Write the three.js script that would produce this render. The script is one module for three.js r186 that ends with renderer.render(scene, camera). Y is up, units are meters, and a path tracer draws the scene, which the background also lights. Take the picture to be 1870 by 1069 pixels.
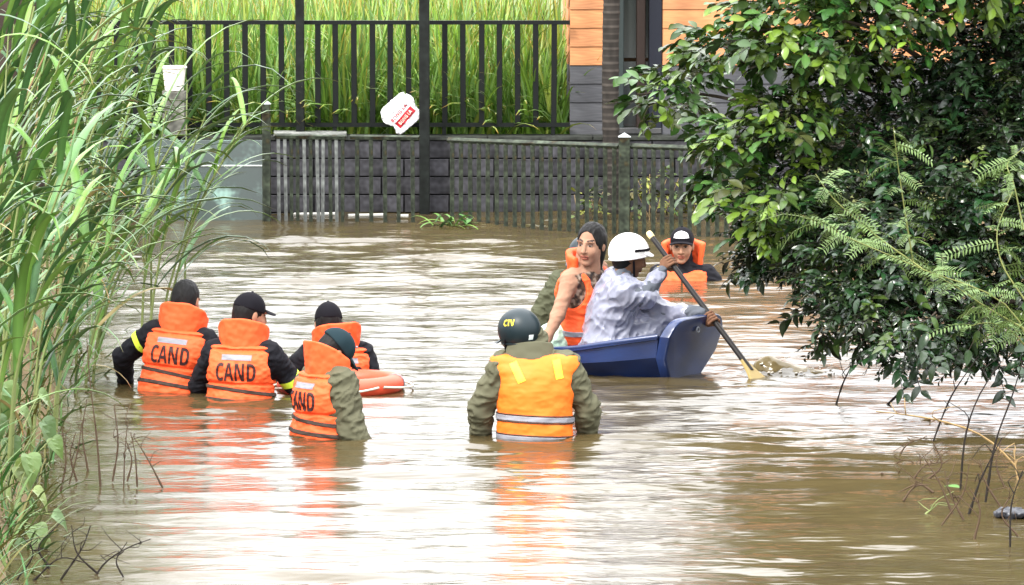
import * as THREE from 'three';
import { mergeGeometries, toCreasedNormals } from 'three/addons/utils/BufferGeometryUtils.js';
import { ImprovedNoise } from 'three/addons/math/ImprovedNoise.js';
import { FontLoader } from 'three/addons/loaders/FontLoader.js';
import { TextGeometry } from 'three/addons/geometries/TextGeometry.js';
import { TessellateModifier } from 'three/addons/modifiers/TessellateModifier.js';

// ---------------------------------------------------------------- camera, sky, sun, exposure
const scene = new THREE.Scene();
const IMG_W = 1870, IMG_H = 1069, FOCAL = 9000, CAM_H = 4.1, HORIZON = -494;
const FAR = FOCAL / 5600;                                       // distances below were first laid out for a 5600 px lens
const PITCH = Math.atan((IMG_H / 2 - HORIZON) / FOCAL);
const camera = new THREE.PerspectiveCamera(2 * Math.atan(IMG_H / 2 / FOCAL) * 180 / Math.PI, IMG_W / IMG_H, 0.5, 900);
camera.position.set(0, CAM_H, 0);
camera.rotation.set(-PITCH, 0, 0);
scene.add(camera);

const renderer = new THREE.WebGLRenderer({ antialias: true });
renderer.setSize(1024, 585);
renderer.toneMapping = THREE.LinearToneMapping;
renderer.toneMappingExposure = 4.2;
renderer.shadowMap.enabled = true;

// overcast sky: brighter overhead, soft cloud structure
{
  const w = 256, h = 128, data = new Float32Array(w * h * 4), n = new ImprovedNoise();
  for (let j = 0; j < h; j++) for (let i = 0; i < w; i++) {
    const el = ((j + 0.5) / h - 0.5) * Math.PI, az = (i + 0.5) / w * Math.PI * 2;
    const x = Math.cos(az) * Math.cos(el), y = Math.sin(el), z = Math.sin(az) * Math.cos(el);
    const c = n.noise(x * 2.3 + 5, y * 5 + 1, z * 2.3) * 0.6 + n.noise(x * 6 + 9, y * 12, z * 6) * 0.3;
    const l = (0.64 + 0.92 * Math.max(0, y)) * (1 + 0.12 * c);
    const k = (j * w + i) * 4;
    data[k] = l * 0.985; data[k + 1] = l * 0.995; data[k + 2] = l * 1.02; data[k + 3] = 1;
  }
  const sky = new THREE.DataTexture(data, w, h, THREE.RGBAFormat, THREE.FloatType);
  sky.mapping = THREE.EquirectangularReflectionMapping;
  sky.magFilter = sky.minFilter = THREE.LinearFilter; sky.wrapS = THREE.RepeatWrapping; sky.needsUpdate = true;
  scene.background = sky; scene.environment = sky;
}
const sun = new THREE.DirectionalLight(new THREE.Color(1, 0.95, 0.87), 1.2);
sun.position.set(-9, 17, -19); sun.target.position.set(0, 0, -30);
sun.castShadow = true; sun.shadow.radius = 24; sun.shadow.mapSize.set(2048, 2048);
Object.assign(sun.shadow.camera, { left: -14, right: 14, top: 14, bottom: -14, near: 1, far: 60 });
scene.add(sun, sun.target);

// ---------------------------------------------------------------- helpers
let seed = 20241;
const rnd = () => { seed = (seed + 0x6D2B79F5) | 0; let t = Math.imul(seed ^ (seed >>> 15), 1 | seed); t = (t + Math.imul(t ^ (t >>> 7), 61 | t)) ^ t; return ((t ^ (t >>> 14)) >>> 0) / 4294967296; };
const rr = (a, b) => a + (b - a) * rnd();
const pick = a => a[Math.floor(rnd() * a.length)];
const V = (x, y, z) => new THREE.Vector3(x, y, z);
const lin = (r, g, b) => new THREE.Color().setRGB(r, g, b);
const noiseGen = new ImprovedNoise();
const ns = (x, y, z) => noiseGen.noise(x + 31.7, y + 17.3, z + 53.1);
const clamp = (x, a, b) => Math.min(b, Math.max(a, x));
const smooth = (a, b, x) => { const t = clamp((x - a) / (b - a), 0, 1); return t * t * (3 - 2 * t); };
const PITCH_Q = new THREE.Euler(-PITCH, 0, 0);
const ray = (px, py) => V((px - IMG_W / 2) / FOCAL, (IMG_H / 2 - py) / FOCAL, -1).applyEuler(PITCH_Q);
function at(px, py, depth) { const r = ray(px, py), k = depth / -r.z; return V(r.x * k, CAM_H + r.y * k, -depth); }     // the point that far away
function onLevel(px, py, y = 0) { const r = ray(px, py), k = (y - CAM_H) / r.y; return V(r.x * k, y, r.z * k); }         // the point on a level sheet
const taken = new Set();
function numbered(name) { let n = name, k = 0; while (taken.has(n)) n = `${name}_${String(++k).padStart(3, '0')}`; taken.add(n); return n; }
function tag(o, label, category, group, kind) {
  if (label) o.userData.label = label;
  if (category) o.userData.category = category;
  if (group) o.userData.group = group;
  if (kind) o.userData.kind = kind;
  return o;
}
const shade = o => { o.castShadow = o.receiveShadow = true; return o; };
function mesh(name, geo, mat, parent) {
  const m = shade(new THREE.Mesh(geo, mat));
  m.name = parent ? name : numbered(name);
  (parent || scene).add(m);
  return m;
}
function thing(name, label, category, pos = [0, 0, 0], group) {
  const g = new THREE.Group(); g.name = numbered(name); g.position.set(...pos); scene.add(g);
  return tag(g, label, category, group);
}
const std = (c, roughness = 0.8, more = {}) => new THREE.MeshPhysicalMaterial({ color: c, roughness, specularIntensity: 0.5, side: THREE.DoubleSide, ...more });
const phy = (c, roughness = 0.8, more = {}) => new THREE.MeshPhysicalMaterial({ color: c, roughness, side: THREE.DoubleSide, ...more });
function noiseTexture(size, fn, srgb) {                      // fn(u, v) -> [r, g, b] 0..1
  const d = new Uint8Array(size * size * 4);
  for (let j = 0; j < size; j++) for (let i = 0; i < size; i++) {
    const c = fn(i / size, j / size), k = (j * size + i) * 4;
    d[k] = clamp(c[0], 0, 1) * 255; d[k + 1] = clamp(c[1], 0, 1) * 255; d[k + 2] = clamp(c[2], 0, 1) * 255; d[k + 3] = 255;
  }
  const t = new THREE.DataTexture(d, size, size);
  t.wrapS = t.wrapT = THREE.RepeatWrapping; t.magFilter = THREE.LinearFilter; t.minFilter = THREE.LinearFilter;
  if (srgb) t.colorSpace = THREE.SRGBColorSpace;
  t.needsUpdate = true; return t;
}
// tileable noise on a torus-like blend
function tileNoise(u, v, f, z = 0) {
  const a = ns(u * f, v * f, z), b = ns((u - 1) * f, v * f, z), c = ns(u * f, (v - 1) * f, z), d = ns((u - 1) * f, (v - 1) * f, z);
  return (a * (1 - u) + b * u) * (1 - v) + (c * (1 - u) + d * u) * v;
}
function bevelBox(w, h, d, b = 0.006) {                       // chamfered box, 44 triangles, centred
  const s = new THREE.Shape();
  const x = w / 2 - b, y = h / 2 - b;
  s.moveTo(-x, -y); s.lineTo(x, -y); s.lineTo(x, y); s.lineTo(-x, y); s.closePath();
  const g = new THREE.ExtrudeGeometry(s, { depth: d - 2 * b, bevelEnabled: true, bevelThickness: b, bevelSize: b, bevelSegments: 1, curveSegments: 1 });
  g.translate(0, 0, -d / 2 + b); return g;
}
function boxBetween(a, b, w, d = w) {                         // square bar between two points
  const len = a.distanceTo(b), g = bevelBox(w, len, d, Math.min(w, d) * 0.12);
  g.applyQuaternion(new THREE.Quaternion().setFromUnitVectors(V(0, 1, 0), b.clone().sub(a).normalize()));
  g.translate((a.x + b.x) / 2, (a.y + b.y) / 2, (a.z + b.z) / 2); return g;
}
function taperTube(points, r0, r1, seg = 8, rad = 5, jitter = 0) {
  const c = new THREE.CatmullRomCurve3(points), g = new THREE.TubeGeometry(c, seg, 1, rad, false), p = g.attributes.position;
  for (let i = 0; i <= seg; i++) {
    const o = c.getPointAt(i / seg), r = (r0 + (r1 - r0) * i / seg) * (1 + jitter * (ns(i * 1.7, r0 * 900, points[0].x * 3)));
    for (let j = 0; j <= rad; j++) { const k = i * (rad + 1) + j; p.setXYZ(k, o.x + (p.getX(k) - o.x) * r, o.y + (p.getY(k) - o.y) * r, o.z + (p.getZ(k) - o.z) * r); }
  }
  return g;
}
function clean(g, keep = ['position', 'normal', 'uv', 'color']) { for (const k of Object.keys(g.attributes)) if (!keep.includes(k)) g.deleteAttribute(k); return g.index ? g : g; }
function merged(list) {
  const names = ['position', 'normal', 'uv', 'color'].filter(k => list.every(g => g.attributes[k]));
  return mergeGeometries(list.map(g => { const c = (g.index ? g.toNonIndexed() : g.clone()); return clean(c, names); }));
}
function paint(g, fn) {                                       // vertex colours, linear
  const p = g.attributes.position, c = new Float32Array(p.count * 3);
  for (let i = 0; i < p.count; i++) { const q = fn(p.getX(i), p.getY(i), p.getZ(i)); c[i * 3] = q[0]; c[i * 3 + 1] = q[1]; c[i * 3 + 2] = q[2]; }
  g.setAttribute('color', new THREE.BufferAttribute(c, 3)); return g;
}

// ---------------------------------------------------------------- distance fields and their surface
const smin = (a, b, k) => { const h = Math.max(k - Math.abs(a - b), 0) / k; return Math.min(a, b) - h * h * k * 0.25; };
const smax = (a, b, k) => -smin(-a, -b, k);
function cone(x, y, z, a, b, r1, r2) {
  const bx = b.x - a.x, by = b.y - a.y, bz = b.z - a.z, px = x - a.x, py = y - a.y, pz = z - a.z;
  const h = clamp((px * bx + py * by + pz * bz) / (bx * bx + by * by + bz * bz + 1e-9), 0, 1);
  return Math.hypot(px - bx * h, py - by * h, pz - bz * h) - (r1 + (r2 - r1) * h);
}
function ell(x, y, z, cx, cy, cz, rx, ry, rz) {
  x -= cx; y -= cy; z -= cz;
  const k0 = Math.hypot(x / rx, y / ry, z / rz), k1 = Math.hypot(x / rx / rx, y / ry / ry, z / rz / rz);
  return k1 < 1e-9 ? -Math.min(rx, ry, rz) : k0 * (k0 - 1) / k1;
}
function surface(f, lo, hi, cell, color) {                    // surface nets
  const n = [0, 1, 2].map(k => Math.max(4, Math.ceil((hi[k] - lo[k]) / cell / 4) * 4 + 1)), [nx, ny, nz] = n;
  const val = new Float32Array(nx * ny * nz), id = (i, j, k) => (k * ny + j) * nx + i;
  const B = 4, reach = B * cell * 0.87 * 1.7;
  for (let k = 0; k < nz; k += B) for (let j = 0; j < ny; j += B) for (let i = 0; i < nx; i += B) {
    const d = f(lo[0] + (i + 1.5) * cell, lo[1] + (j + 1.5) * cell, lo[2] + (k + 1.5) * cell), far = Math.abs(d) > reach + 0.012;
    for (let c = k; c < Math.min(k + B, nz); c++) for (let b = j; b < Math.min(j + B, ny); b++) for (let a = i; a < Math.min(i + B, nx); a++)
      val[id(a, b, c)] = far ? d : f(lo[0] + a * cell, lo[1] + b * cell, lo[2] + c * cell);
  }
  const at_ = new Int32Array(nx * ny * nz).fill(-1), pos = [], idx = [];
  const E = [[0, 1], [2, 3], [4, 5], [6, 7], [0, 2], [1, 3], [4, 6], [5, 7], [0, 4], [1, 5], [2, 6], [3, 7]];
  for (let k = 0; k < nz - 1; k++) for (let j = 0; j < ny - 1; j++) for (let i = 0; i < nx - 1; i++) {
    const v = []; let neg = 0;
    for (let c = 0; c < 8; c++) { const q = val[id(i + (c & 1), j + ((c >> 1) & 1), k + (c >> 2))]; v.push(q); if (q < 0) neg++; }
    if (neg === 0 || neg === 8) continue;
    let x = 0, y = 0, z = 0, m = 0;
    for (const [a, b] of E) if ((v[a] < 0) !== (v[b] < 0)) {
      const t = v[a] / (v[a] - v[b]); m++;
      x += (a & 1) + ((b & 1) - (a & 1)) * t; y += ((a >> 1) & 1) + (((b >> 1) & 1) - ((a >> 1) & 1)) * t; z += (a >> 2) + ((b >> 2) - (a >> 2)) * t;
    }
    at_[id(i, j, k)] = pos.length / 3;
    pos.push(lo[0] + (i + x / m) * cell, lo[1] + (j + y / m) * cell, lo[2] + (k + z / m) * cell);
  }
  const quad = (a, b, c, d, flip) => { if (a < 0 || b < 0 || c < 0 || d < 0) return; if (flip) idx.push(a, c, b, a, d, c); else idx.push(a, b, c, a, c, d); };
  for (let k = 1; k < nz - 1; k++) for (let j = 1; j < ny - 1; j++) for (let i = 1; i < nx - 1; i++) {
    const s = val[id(i, j, k)] < 0;
    if (s !== val[id(i + 1, j, k)] < 0) quad(at_[id(i, j - 1, k - 1)], at_[id(i, j, k - 1)], at_[id(i, j, k)], at_[id(i, j - 1, k)], !s);
    if (s !== val[id(i, j + 1, k)] < 0) quad(at_[id(i - 1, j, k - 1)], at_[id(i - 1, j, k)], at_[id(i, j, k)], at_[id(i, j, k - 1)], !s);
    if (s !== val[id(i, j, k + 1)] < 0) quad(at_[id(i - 1, j - 1, k)], at_[id(i, j - 1, k)], at_[id(i, j, k)], at_[id(i - 1, j, k)], !s);
  }
  const g = new THREE.BufferGeometry(), count = pos.length / 3, nor = new Float32Array(count * 3), e = cell * 0.6;
  for (let i = 0; i < count; i++) {
    const x = pos[i * 3], y = pos[i * 3 + 1], z = pos[i * 3 + 2];
    let a = f(x + e, y, z) - f(x - e, y, z), b = f(x, y + e, z) - f(x, y - e, z), c = f(x, y, z + e) - f(x, y, z - e);
    const l = Math.hypot(a, b, c) || 1; nor[i * 3] = a / l; nor[i * 3 + 1] = b / l; nor[i * 3 + 2] = c / l;
  }
  g.setAttribute('position', new THREE.Float32BufferAttribute(pos, 3));
  g.setAttribute('normal', new THREE.BufferAttribute(nor, 3));
  g.setIndex(idx);
  if (color) paint(g, color);
  return g;
}
const font = await new FontLoader().loadAsync('fonts/droid/droid_sans_bold.typeface.json');
function letters(text, width, height, depth = 0.004) {        // flat lettering centred on the origin, finely divided so that it can follow a curve
  let g = new TextGeometry(text, { font, size: 1, depth: 0.01, curveSegments: 4 });
  g.computeBoundingBox(); const b = g.boundingBox;
  g.translate(-(b.min.x + b.max.x) / 2, -(b.min.y + b.max.y) / 2, 0);
  g.scale(width / (b.max.x - b.min.x), height / (b.max.y - b.min.y), depth / 0.01);
  g = new TessellateModifier(0.012, 5).modify(g.index ? g.toNonIndexed() : g);
  return g;
}

// ---------------------------------------------------------------- ground and water
const WALL_D = -onLevel(700, 388).z;                          // distance of the block wall
const shoreL = d => -2.22 - 0.085 * (d / FAR - 15), shoreR = d => 2.62 + 0.09 * (d / FAR - 15);
function groundHeight(x, z) {
  const d = -z;
  let h = -0.95 - 0.33 * smooth(20, 23, d / FAR);
  h = Math.max(h, -0.95 + 1.35 * smooth(0.55, -0.75, x - shoreL(clamp(d, 8 * FAR, 26 * FAR))) );
  h = Math.max(h, -0.95 + 1.3 * smooth(-0.6, 0.8, x - shoreR(clamp(d, 8 * FAR, 26 * FAR))) );
  h = Math.max(h, -1.3 + 3.2 * smooth(8.5 * FAR, 4 * FAR, d));
  if (d > WALL_D + 0.1) h = Math.max(h, 0.56);
  return h + 0.05 * ns(x * 1.3, 0, z * 1.3) + 0.02 * ns(x * 5, 1, z * 5);
}
{
  const xs = [], ds = [];
  for (let x = -400; x < -8; x += 14) xs.push(x);
  for (let x = -8; x <= 8; x += 0.1) xs.push(x);
  for (let x = 10; x <= 400; x += 14) xs.push(x);
  for (let d = -300; d < 2; d += 15) ds.push(d);
  for (let d = 2; d <= 58; d += 0.15) ds.push(d);
  for (let d = 60; d <= 420; d += 14) ds.push(d);
  const g = new THREE.PlaneGeometry(1, 1, xs.length - 1, ds.length - 1), p = g.attributes.position;
  for (let j = 0; j < ds.length; j++) for (let i = 0; i < xs.length; i++) p.setXYZ(j * xs.length + i, xs[i], groundHeight(xs[i], -ds[j]), -ds[j]);
  for (let i = 0; i < g.index.count; i += 3) { const a = g.index.getX(i + 1); g.index.setX(i + 1, g.index.getX(i + 2)); g.index.setX(i + 2, a); }
  g.computeVertexNormals();
  paint(g, (x, y, z) => { const k = 1 + 0.35 * ns(x * 2.1, 3, z * 2.1) + 0.25 * ns(x * 9, 5, z * 9), m = y > 0.45 ? 1 : 0; return m ? [0.11 * k, 0.14 * k, 0.05 * k] : [0.16 * k, 0.115 * k, 0.062 * k]; });
  tag(mesh('ground', g, std(0xffffff, 0.95, { vertexColors: true })), null, null, null, 'structure');
}
// waves: long-crested ripples across the view, disturbed around the people and the paddle
const waveSet = [];
for (let i = 0; i < 46; i++) {
  const l = 0.16 * Math.pow(9, Math.pow(rnd(), 1.25)), dir = Math.PI / 2 + rr(-0.75, 0.75) * (rnd() < 0.8 ? 0.32 : 0.9), k = Math.PI * 2 / l;
  waveSet.push([Math.cos(dir) * k, Math.sin(dir) * k, rr(0, 6.28), 0.03 / k * rr(0.6, 1.4) * (l > 0.5 ? 0.6 : 1)]);
}
const rings = [];                                             // [x, z, radius, amplitude, wavelength]
let mound = null;
function waterHeight(x, z) {
  let h = 0;
  const wx = x + 0.12 * ns(x * 0.9, 0, z * 0.9), wz = z + 0.12 * ns(x * 0.9, 7, z * 0.9);
  for (const [a, b, ph, am] of waveSet) h += am * Math.sin(a * wx + b * wz + ph);
  const patch = 0.75 + 0.55 * ns(x * 0.5 + 3, 2, z * 0.33) + 0.4 * ns(x * 1.7, 4, z * 1.1);
  h *= clamp(patch, 0.25, 1.6);
  h += 0.011 * ns(x * 1.1, 9, z * 2.6) * 0.8;
  for (const [rx, rz, rad, am, l] of rings) {
    const r = Math.hypot(x - rx, z - rz); if (r > rad * 3.2) continue;
    h += am * Math.sin((r - rad) * 6.283 / l + ns(x * 3, 1, z * 3) * 2) * Math.exp(-Math.max(0, r - rad) / (rad * 0.9)) * (0.6 + 0.5 * ns(x * 4, 3, z * 4));
  }
  if (mound) for (const [mx, mz, ax, az, hh] of mound) {
    const q = ((x - mx) / ax) ** 2 + ((z - mz) / az) ** 2; if (q > 5) continue;
    h += hh * Math.exp(-q) * (1 + 0.45 * ns(x * 16, 2, z * 16) + 0.3 * ns(x * 38, 6, z * 38));
  }
  return h;
}
function buildWater() {
  const xs = [], ds = [];
  for (let x = -30; x < -5.2; x += 1.2) xs.push(x);
  for (let x = -5.2; x <= 5.2; x += 0.042) xs.push(x);
  for (let x = 5.4; x <= 30; x += 1.2) xs.push(x);
  for (let d = 6; d < 20; d += 0.15) ds.push(d);
  for (let d = 20; d <= WALL_D + 0.06; d += 0.032) ds.push(d);
  const g = new THREE.PlaneGeometry(1, 1, xs.length - 1, ds.length - 1), p = g.attributes.position;
  for (let j = 0; j < ds.length; j++) for (let i = 0; i < xs.length; i++) p.setXYZ(j * xs.length + i, xs[i], waterHeight(xs[i], -ds[j]), -ds[j]);
  for (let i = 0; i < g.index.count; i += 3) { const a = g.index.getX(i + 1); g.index.setX(i + 1, g.index.getX(i + 2)); g.index.setX(i + 2, a); }
  const uv = g.attributes.uv; for (let i = 0; i < p.count; i++) uv.setXY(i, p.getX(i) / 2.6, p.getZ(i) / 2.6);
  g.computeVertexNormals();
  paint(g, (x, y, z) => { const k = 1 + 0.18 * ns(x * 0.7, 1, z * 0.35) + 0.12 * ns(x * 2.6, 5, z * 1.2); return [0.052 * k, 0.039 * k, 0.0165 * k]; });   // silt drifting in the flood water
  const fine = noiseTexture(1024, (u, v) => {
    const q = 0.5 + 0.34 * tileNoise(u, (v * 3) % 1, 14) * 0.6 + 0.3 * tileNoise(u, (v * 3) % 1, 27, 5) * 0.6 + 0.16 * tileNoise(u, (v * 2) % 1, 9, 9);
    return [q, q, q];
  });
  const m = phy(0xffffff, 0.14, { vertexColors: true, ior: 1.52, bumpMap: fine, bumpScale: 0.014, side: THREE.FrontSide });
  tag(mesh('water', g, m), null, null, null, 'structure');
}

// ---------------------------------------------------------------- block wall, posts, railing
const darkMetal = phy(lin(0.0045, 0.006, 0.0055), 0.6, { specularIntensity: 0.35 });
const worn0 = noiseTexture(256, (u, v) => { const q = 0.7 + 0.45 * tileNoise(u, v, 9) + 0.35 * tileNoise(u, v, 34, 3), r = smooth(0.15, 0.4, tileNoise(u, v, 14, 8)); return [q + 0.12 * r, q, q * 0.95 - 0.1 * r]; }, true);
const greenMetal = phy(lin(0.062, 0.078, 0.058), 0.6, { specularIntensity: 0.4, map: worn0 });
const worn = noiseTexture(256, (u, v) => { const q = 0.75 + 0.3 * tileNoise(u, v, 7) + 0.25 * tileNoise(u, v, 26, 3); return [q, q, q * 0.97]; }, true);
const wallTop = at(700, 250, WALL_D).y;
{
  const t = thing('block_wall', 'long low charcoal block wall standing in the flood water below the railing', 'wall', [0, 0, -WALL_D]);
  const x0 = at(120, 300, WALL_D).x, x1 = at(1500, 300, WALL_D).x, core = new THREE.BoxGeometry(x1 - x0 - 0.01, wallTop + 1.4, 0.2);
  core.translate((x0 + x1) / 2, (wallTop - 1.4) / 2, -0.115); mesh('mortar_core', core, std(lin(0.012, 0.012, 0.014), 0.95), t);
  const bh = 0.155, bw = 0.385, tones = [0.05, 0.056, 0.063, 0.053].map(v => std(lin(v, v * 0.98, v * 1.2), 0.85, { map: worn }));
  const full = bevelBox(bw - 0.009, bh - 0.009, 0.06, 0.005), half = bevelBox(bw / 2 - 0.009, bh - 0.009, 0.06, 0.005);
  for (let r = 0; r < 6; r++) {
    const y = wallTop - 0.03 - bh * (r + 0.5); let x = x0 + (r % 2 ? 0 : -0);
    if (r % 2) { const b = mesh('block', half, pick(tones), t); b.position.set(x + bw / 4, y, -0.005); x += bw / 2; }
    for (; x + bw <= x1 + 0.01; x += bw) { const b = mesh('block', full, pick(tones), t); b.position.set(x + bw / 2, y, -0.004 + rr(-0.003, 0.003)); b.rotation.z = rr(-0.004, 0.004); }
  }
  const cw = 0.9, cap = bevelBox(cw - 0.006, 0.035, 0.27, 0.006), capMat = std(lin(0.045, 0.05, 0.045), 0.85, { map: worn });
  for (let x = x0; x < x1; x += cw) { const b = mesh('coping_slab', cap, capMat, t); b.position.set(x + cw / 2, wallTop - 0.012, -0.1); }
}
const RAIL_D = WALL_D + 0.12;
{
  const t = thing('railing', 'black steel railing with upright square bars on top of the block wall', 'railing', [0, 0, -RAIL_D]);
  const yT = at(700, 41, RAIL_D).y, yB = at(700, 228, RAIL_D).y, xa = at(160, 100, RAIL_D).x, xb = at(1041, 100, RAIL_D).x;
  const rail = new THREE.BoxGeometry(xb - xa, 0.034, 0.046); rail.translate((xa + xb) / 2, 0, 0);
  mesh('rail', rail, darkMetal, t).position.y = yT; mesh('rail', rail, darkMetal, t).position.y = yB;
  const bar = bevelBox(0.048, yT - yB - 0.03, 0.04, 0.003);
  for (let px = 180; px < 1036; px += 33.3) { const b = mesh('bar', bar, darkMetal, t); b.position.set(at(px, 100, RAIL_D).x + rr(-0.004, 0.004), (yT + yB) / 2, 0); b.rotation.z = rr(-0.006, 0.006); }
  const stub = bevelBox(0.035, yB - wallTop, 0.035, 0.003);
  for (const px of [213, 412, 611, 811, 1010]) { const b = mesh('foot', stub, darkMetal, t); b.position.set(at(px, 200, RAIL_D).x, (yB + wallTop) / 2 - 0.012, 0); }
}
function post(px, w, yb, depth, label) {
  const p = at(px, 200, depth), t = thing('steel_post', label, 'post', [p.x, yb, -depth]);
  const s = bevelBox(w, 3 - yb, w, 0.006); s.translate(0, (3 - yb) / 2, 0); mesh('shaft', s, phy(lin(0.014, 0.018, 0.017), 0.5, { specularIntensity: 0.4, map: worn }), t);
  const b = bevelBox(w * 1.7, 0.016, w * 1.7, 0.003); b.translate(0, 0.009, 0); mesh('base_plate', b, darkMetal, t);
  const c = bevelBox(w * 1.15, 0.03, w * 1.15, 0.006); c.translate(0, 3 - yb + 0.015, 0); mesh('cap', c, darkMetal, t);
}
post(548, 0.074, wallTop + 0.007, RAIL_D - 0.07, 'tall dark steel post rising from the top of the block wall');
post(775, 0.088, -1.25, WALL_D - 0.16, 'tall dark steel post standing in the water beside the caught white bag');

// low picket fence in front of the wall
function picketFence(label, a, b, topA, topB, pxStep, opts = {}) {          // a, b: pixel where the line meets the water; top: pixel height of the rail
  const A = onLevel(...a), B = onLevel(...b), yA = at(a[0], topA, -A.z).y, yB = at(b[0], topB, -B.z).y, n = Math.round((b[0] - a[0]) / pxStep);
  const t = thing('picket_fence', label, 'fence', [A.x, 0, A.z], 'low fences in the flood water');
  const L = V(A.x, yA, A.z).sub(t.position), R = V(B.x, yB, B.z).sub(t.position);
  mesh('rail', boxBetween(L, R, 0.03, 0.045), opts.rail || greenMetal, t);
  const low = V(0, yA - yB, 0); mesh('rail', boxBetween(V(L.x, -0.25, L.z), V(R.x, -0.25, R.z), 0.03, 0.03), greenMetal, t);
  for (let i = 0; i <= n; i++) {
    const q = V().lerpVectors(L, R, (i + 0.5) / (n + 1)), lean = (opts.lean || 0.008) * rr(-1, 1);
    const w = opts.w || 0.036, top = q.clone().add(V(0, -0.012, 0)), foot = V(q.x + lean, -1.0, q.z + rr(-0.01, 0.01));
    mesh('picket', boxBetween(foot, top, w, w * 0.7), opts.mats ? pick(opts.mats) : greenMetal, t);
  }
  return t;
}
const galv = std(lin(0.3, 0.32, 0.33), 0.45, { metalness: 0.4, map: worn });
picketFence('low fence of dark green pickets between bag post and capped post', [818, 408], [1130, 426], 256, 267, 17.5);
picketFence('low fence of dark green pickets running under the leafy tree', [1152, 427], [1420, 444], 267, 276, 18);
picketFence('low fence of widely spaced dark bars over bare block wall', [640, 403], [766, 406], 250, 252, 36, { w: 0.034 });
picketFence('sagging grey and green bar gate beside the leaning glass sheet', [503, 402], [632, 404], 249, 251, 13.5, { mats: [galv, greenMetal, greenMetal, galv], w: 0.03, lean: 0.03 });
function cappedPost(px, py, top, w, label) {
  const p = onLevel(px, py), h = at(px, top, -p.z).y, t = thing('fence_post', label, 'post', [p.x, -1.1, p.z]);
  const s = bevelBox(w, h + 1.1, w, 0.006); s.translate(0, (h + 1.1) / 2, 0); mesh('shaft', s, greenMetal, t);
  const c = new THREE.ConeGeometry(w * 0.8, 0.035, 4); c.rotateY(Math.PI / 4); c.translate(0, h + 1.1 + 0.018, 0); mesh('cap', c, std(lin(0.3, 0.32, 0.32), 0.35), t);
}
cappedPost(1140, 427, 250, 0.092, 'square dark green fence post with pale pyramid cap');
cappedPost(487, 403, 190, 0.07, 'short square fence post beside the leaning glass sheet');

// glass sheet, slabs and foam
{
  const a = onLevel(258, 402), b = onLevel(489, 402), t = thing('glass_sheet', 'sheet of green tinted glass leaning on the wall behind the reeds', 'glass', [(a.x + b.x) / 2, 0, a.z]);
  const w = b.x - a.x, h = 0.68, pane = bevelBox(w, h + 0.3, 0.012, 0.003); pane.translate(0, (h - 0.3) / 2, 0);
  const grime = noiseTexture(256, (u, v) => { const q = 0.35 + 0.5 * smooth(0.0, 0.5, tileNoise(u, v, 5) * 0.8 + 0.25 * tileNoise(u * 1, v, 31, 4)); return [q * 0.93, q, q * 0.97]; }, true);
  const p = mesh('pane', pane, phy(lin(0.5, 0.68, 0.62), 0.16, { transmission: 0.45, thickness: 0, ior: 1.5, map: grime }), t); p.rotation.x = -0.24;
  const s = bevelBox(w - 0.01, 0.012, 0.012, 0.002); s.translate(0, 0.46, 0.0125); mesh('lead_strip', s, std(lin(0.5, 0.55, 0.52), 0.5), p);
  const e = bevelBox(0.012, h + 0.3, 0.02, 0.002); e.translate(w / 2 + 0.0065, (h - 0.3) / 2, 0); mesh('edge', e, std(lin(0.16, 0.22, 0.2), 0.4), p);
}
{
  const p = at(566, 243, WALL_D + 0.02), g = bevelBox(0.62, 0.035, 0.2, 0.006);
  const m = tag(mesh('fallen_slab', g, std(lin(0.3, 0.31, 0.31), 0.7, { map: worn })), 'pale grey slab lying on the wall top beside fence post', 'slab');
  m.position.set(p.x, wallTop + 0.026, -WALL_D - 0.02); m.rotation.z = -0.01; m.rotation.y = 0.05;
}
for (const [px, py, w, ww, label] of [[575, 394, 0.36, 0.1, 'long white foam board floating at the foot of the wall behind grey gate'], [668, 396, 0.3, 0.08, 'white foam board floating behind the widely spaced bars'], [735, 397, 0.1, 0.05, 'small white foam scrap floating next to tall steel post']]) {
  const p = onLevel(px, py), g = bevelBox(w, 0.026, ww, 0.008), m = tag(mesh('foam_board', g, std(lin(0.5, 0.49, 0.45), 0.85)), label, 'foam', 'white foam boards floating at the wall');
  m.position.set(p.x, 0.012, p.z); m.rotation.set(rr(-0.04, 0.04), rr(-0.12, 0.12), 0.02);
}
// white pot on a short pillar behind the reeds
{
  const p = at(318, 166, RAIL_D - 0.16), t = thing('concrete_pillar', 'short rough concrete pillar under the white pot behind the reeds', 'pillar', [p.x, wallTop + 0.007, p.z]);
  const g = bevelBox(0.2, p.y - wallTop - 0.007, 0.16, 0.012); g.translate(0, (p.y - wallTop - 0.007) / 2, 0); mesh('shaft', g, std(lin(0.22, 0.22, 0.2), 0.9, { map: worn }), t);
  const o = thing('plastic_pot', 'white plastic pot with rolled rim standing among the reeds', 'pot', [p.x, p.y + 0.001, p.z]);
  const body = new THREE.LatheGeometry([[0, 0], [0.075, 0], [0.08, 0.006], [0.1, 0.19], [0.095, 0.19], [0.074, 0.012], [0, 0.012]].map(q => new THREE.Vector2(...q)), 28); mesh('body', body, phy(lin(0.78, 0.74, 0.68), 0.35), o);
  const rim = new THREE.TorusGeometry(0.1, 0.011, 8, 28); rim.rotateX(Math.PI / 2); rim.translate(0, 0.2, 0); mesh('rim', rim, phy(lin(0.8, 0.77, 0.72), 0.35), o);
}
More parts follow.
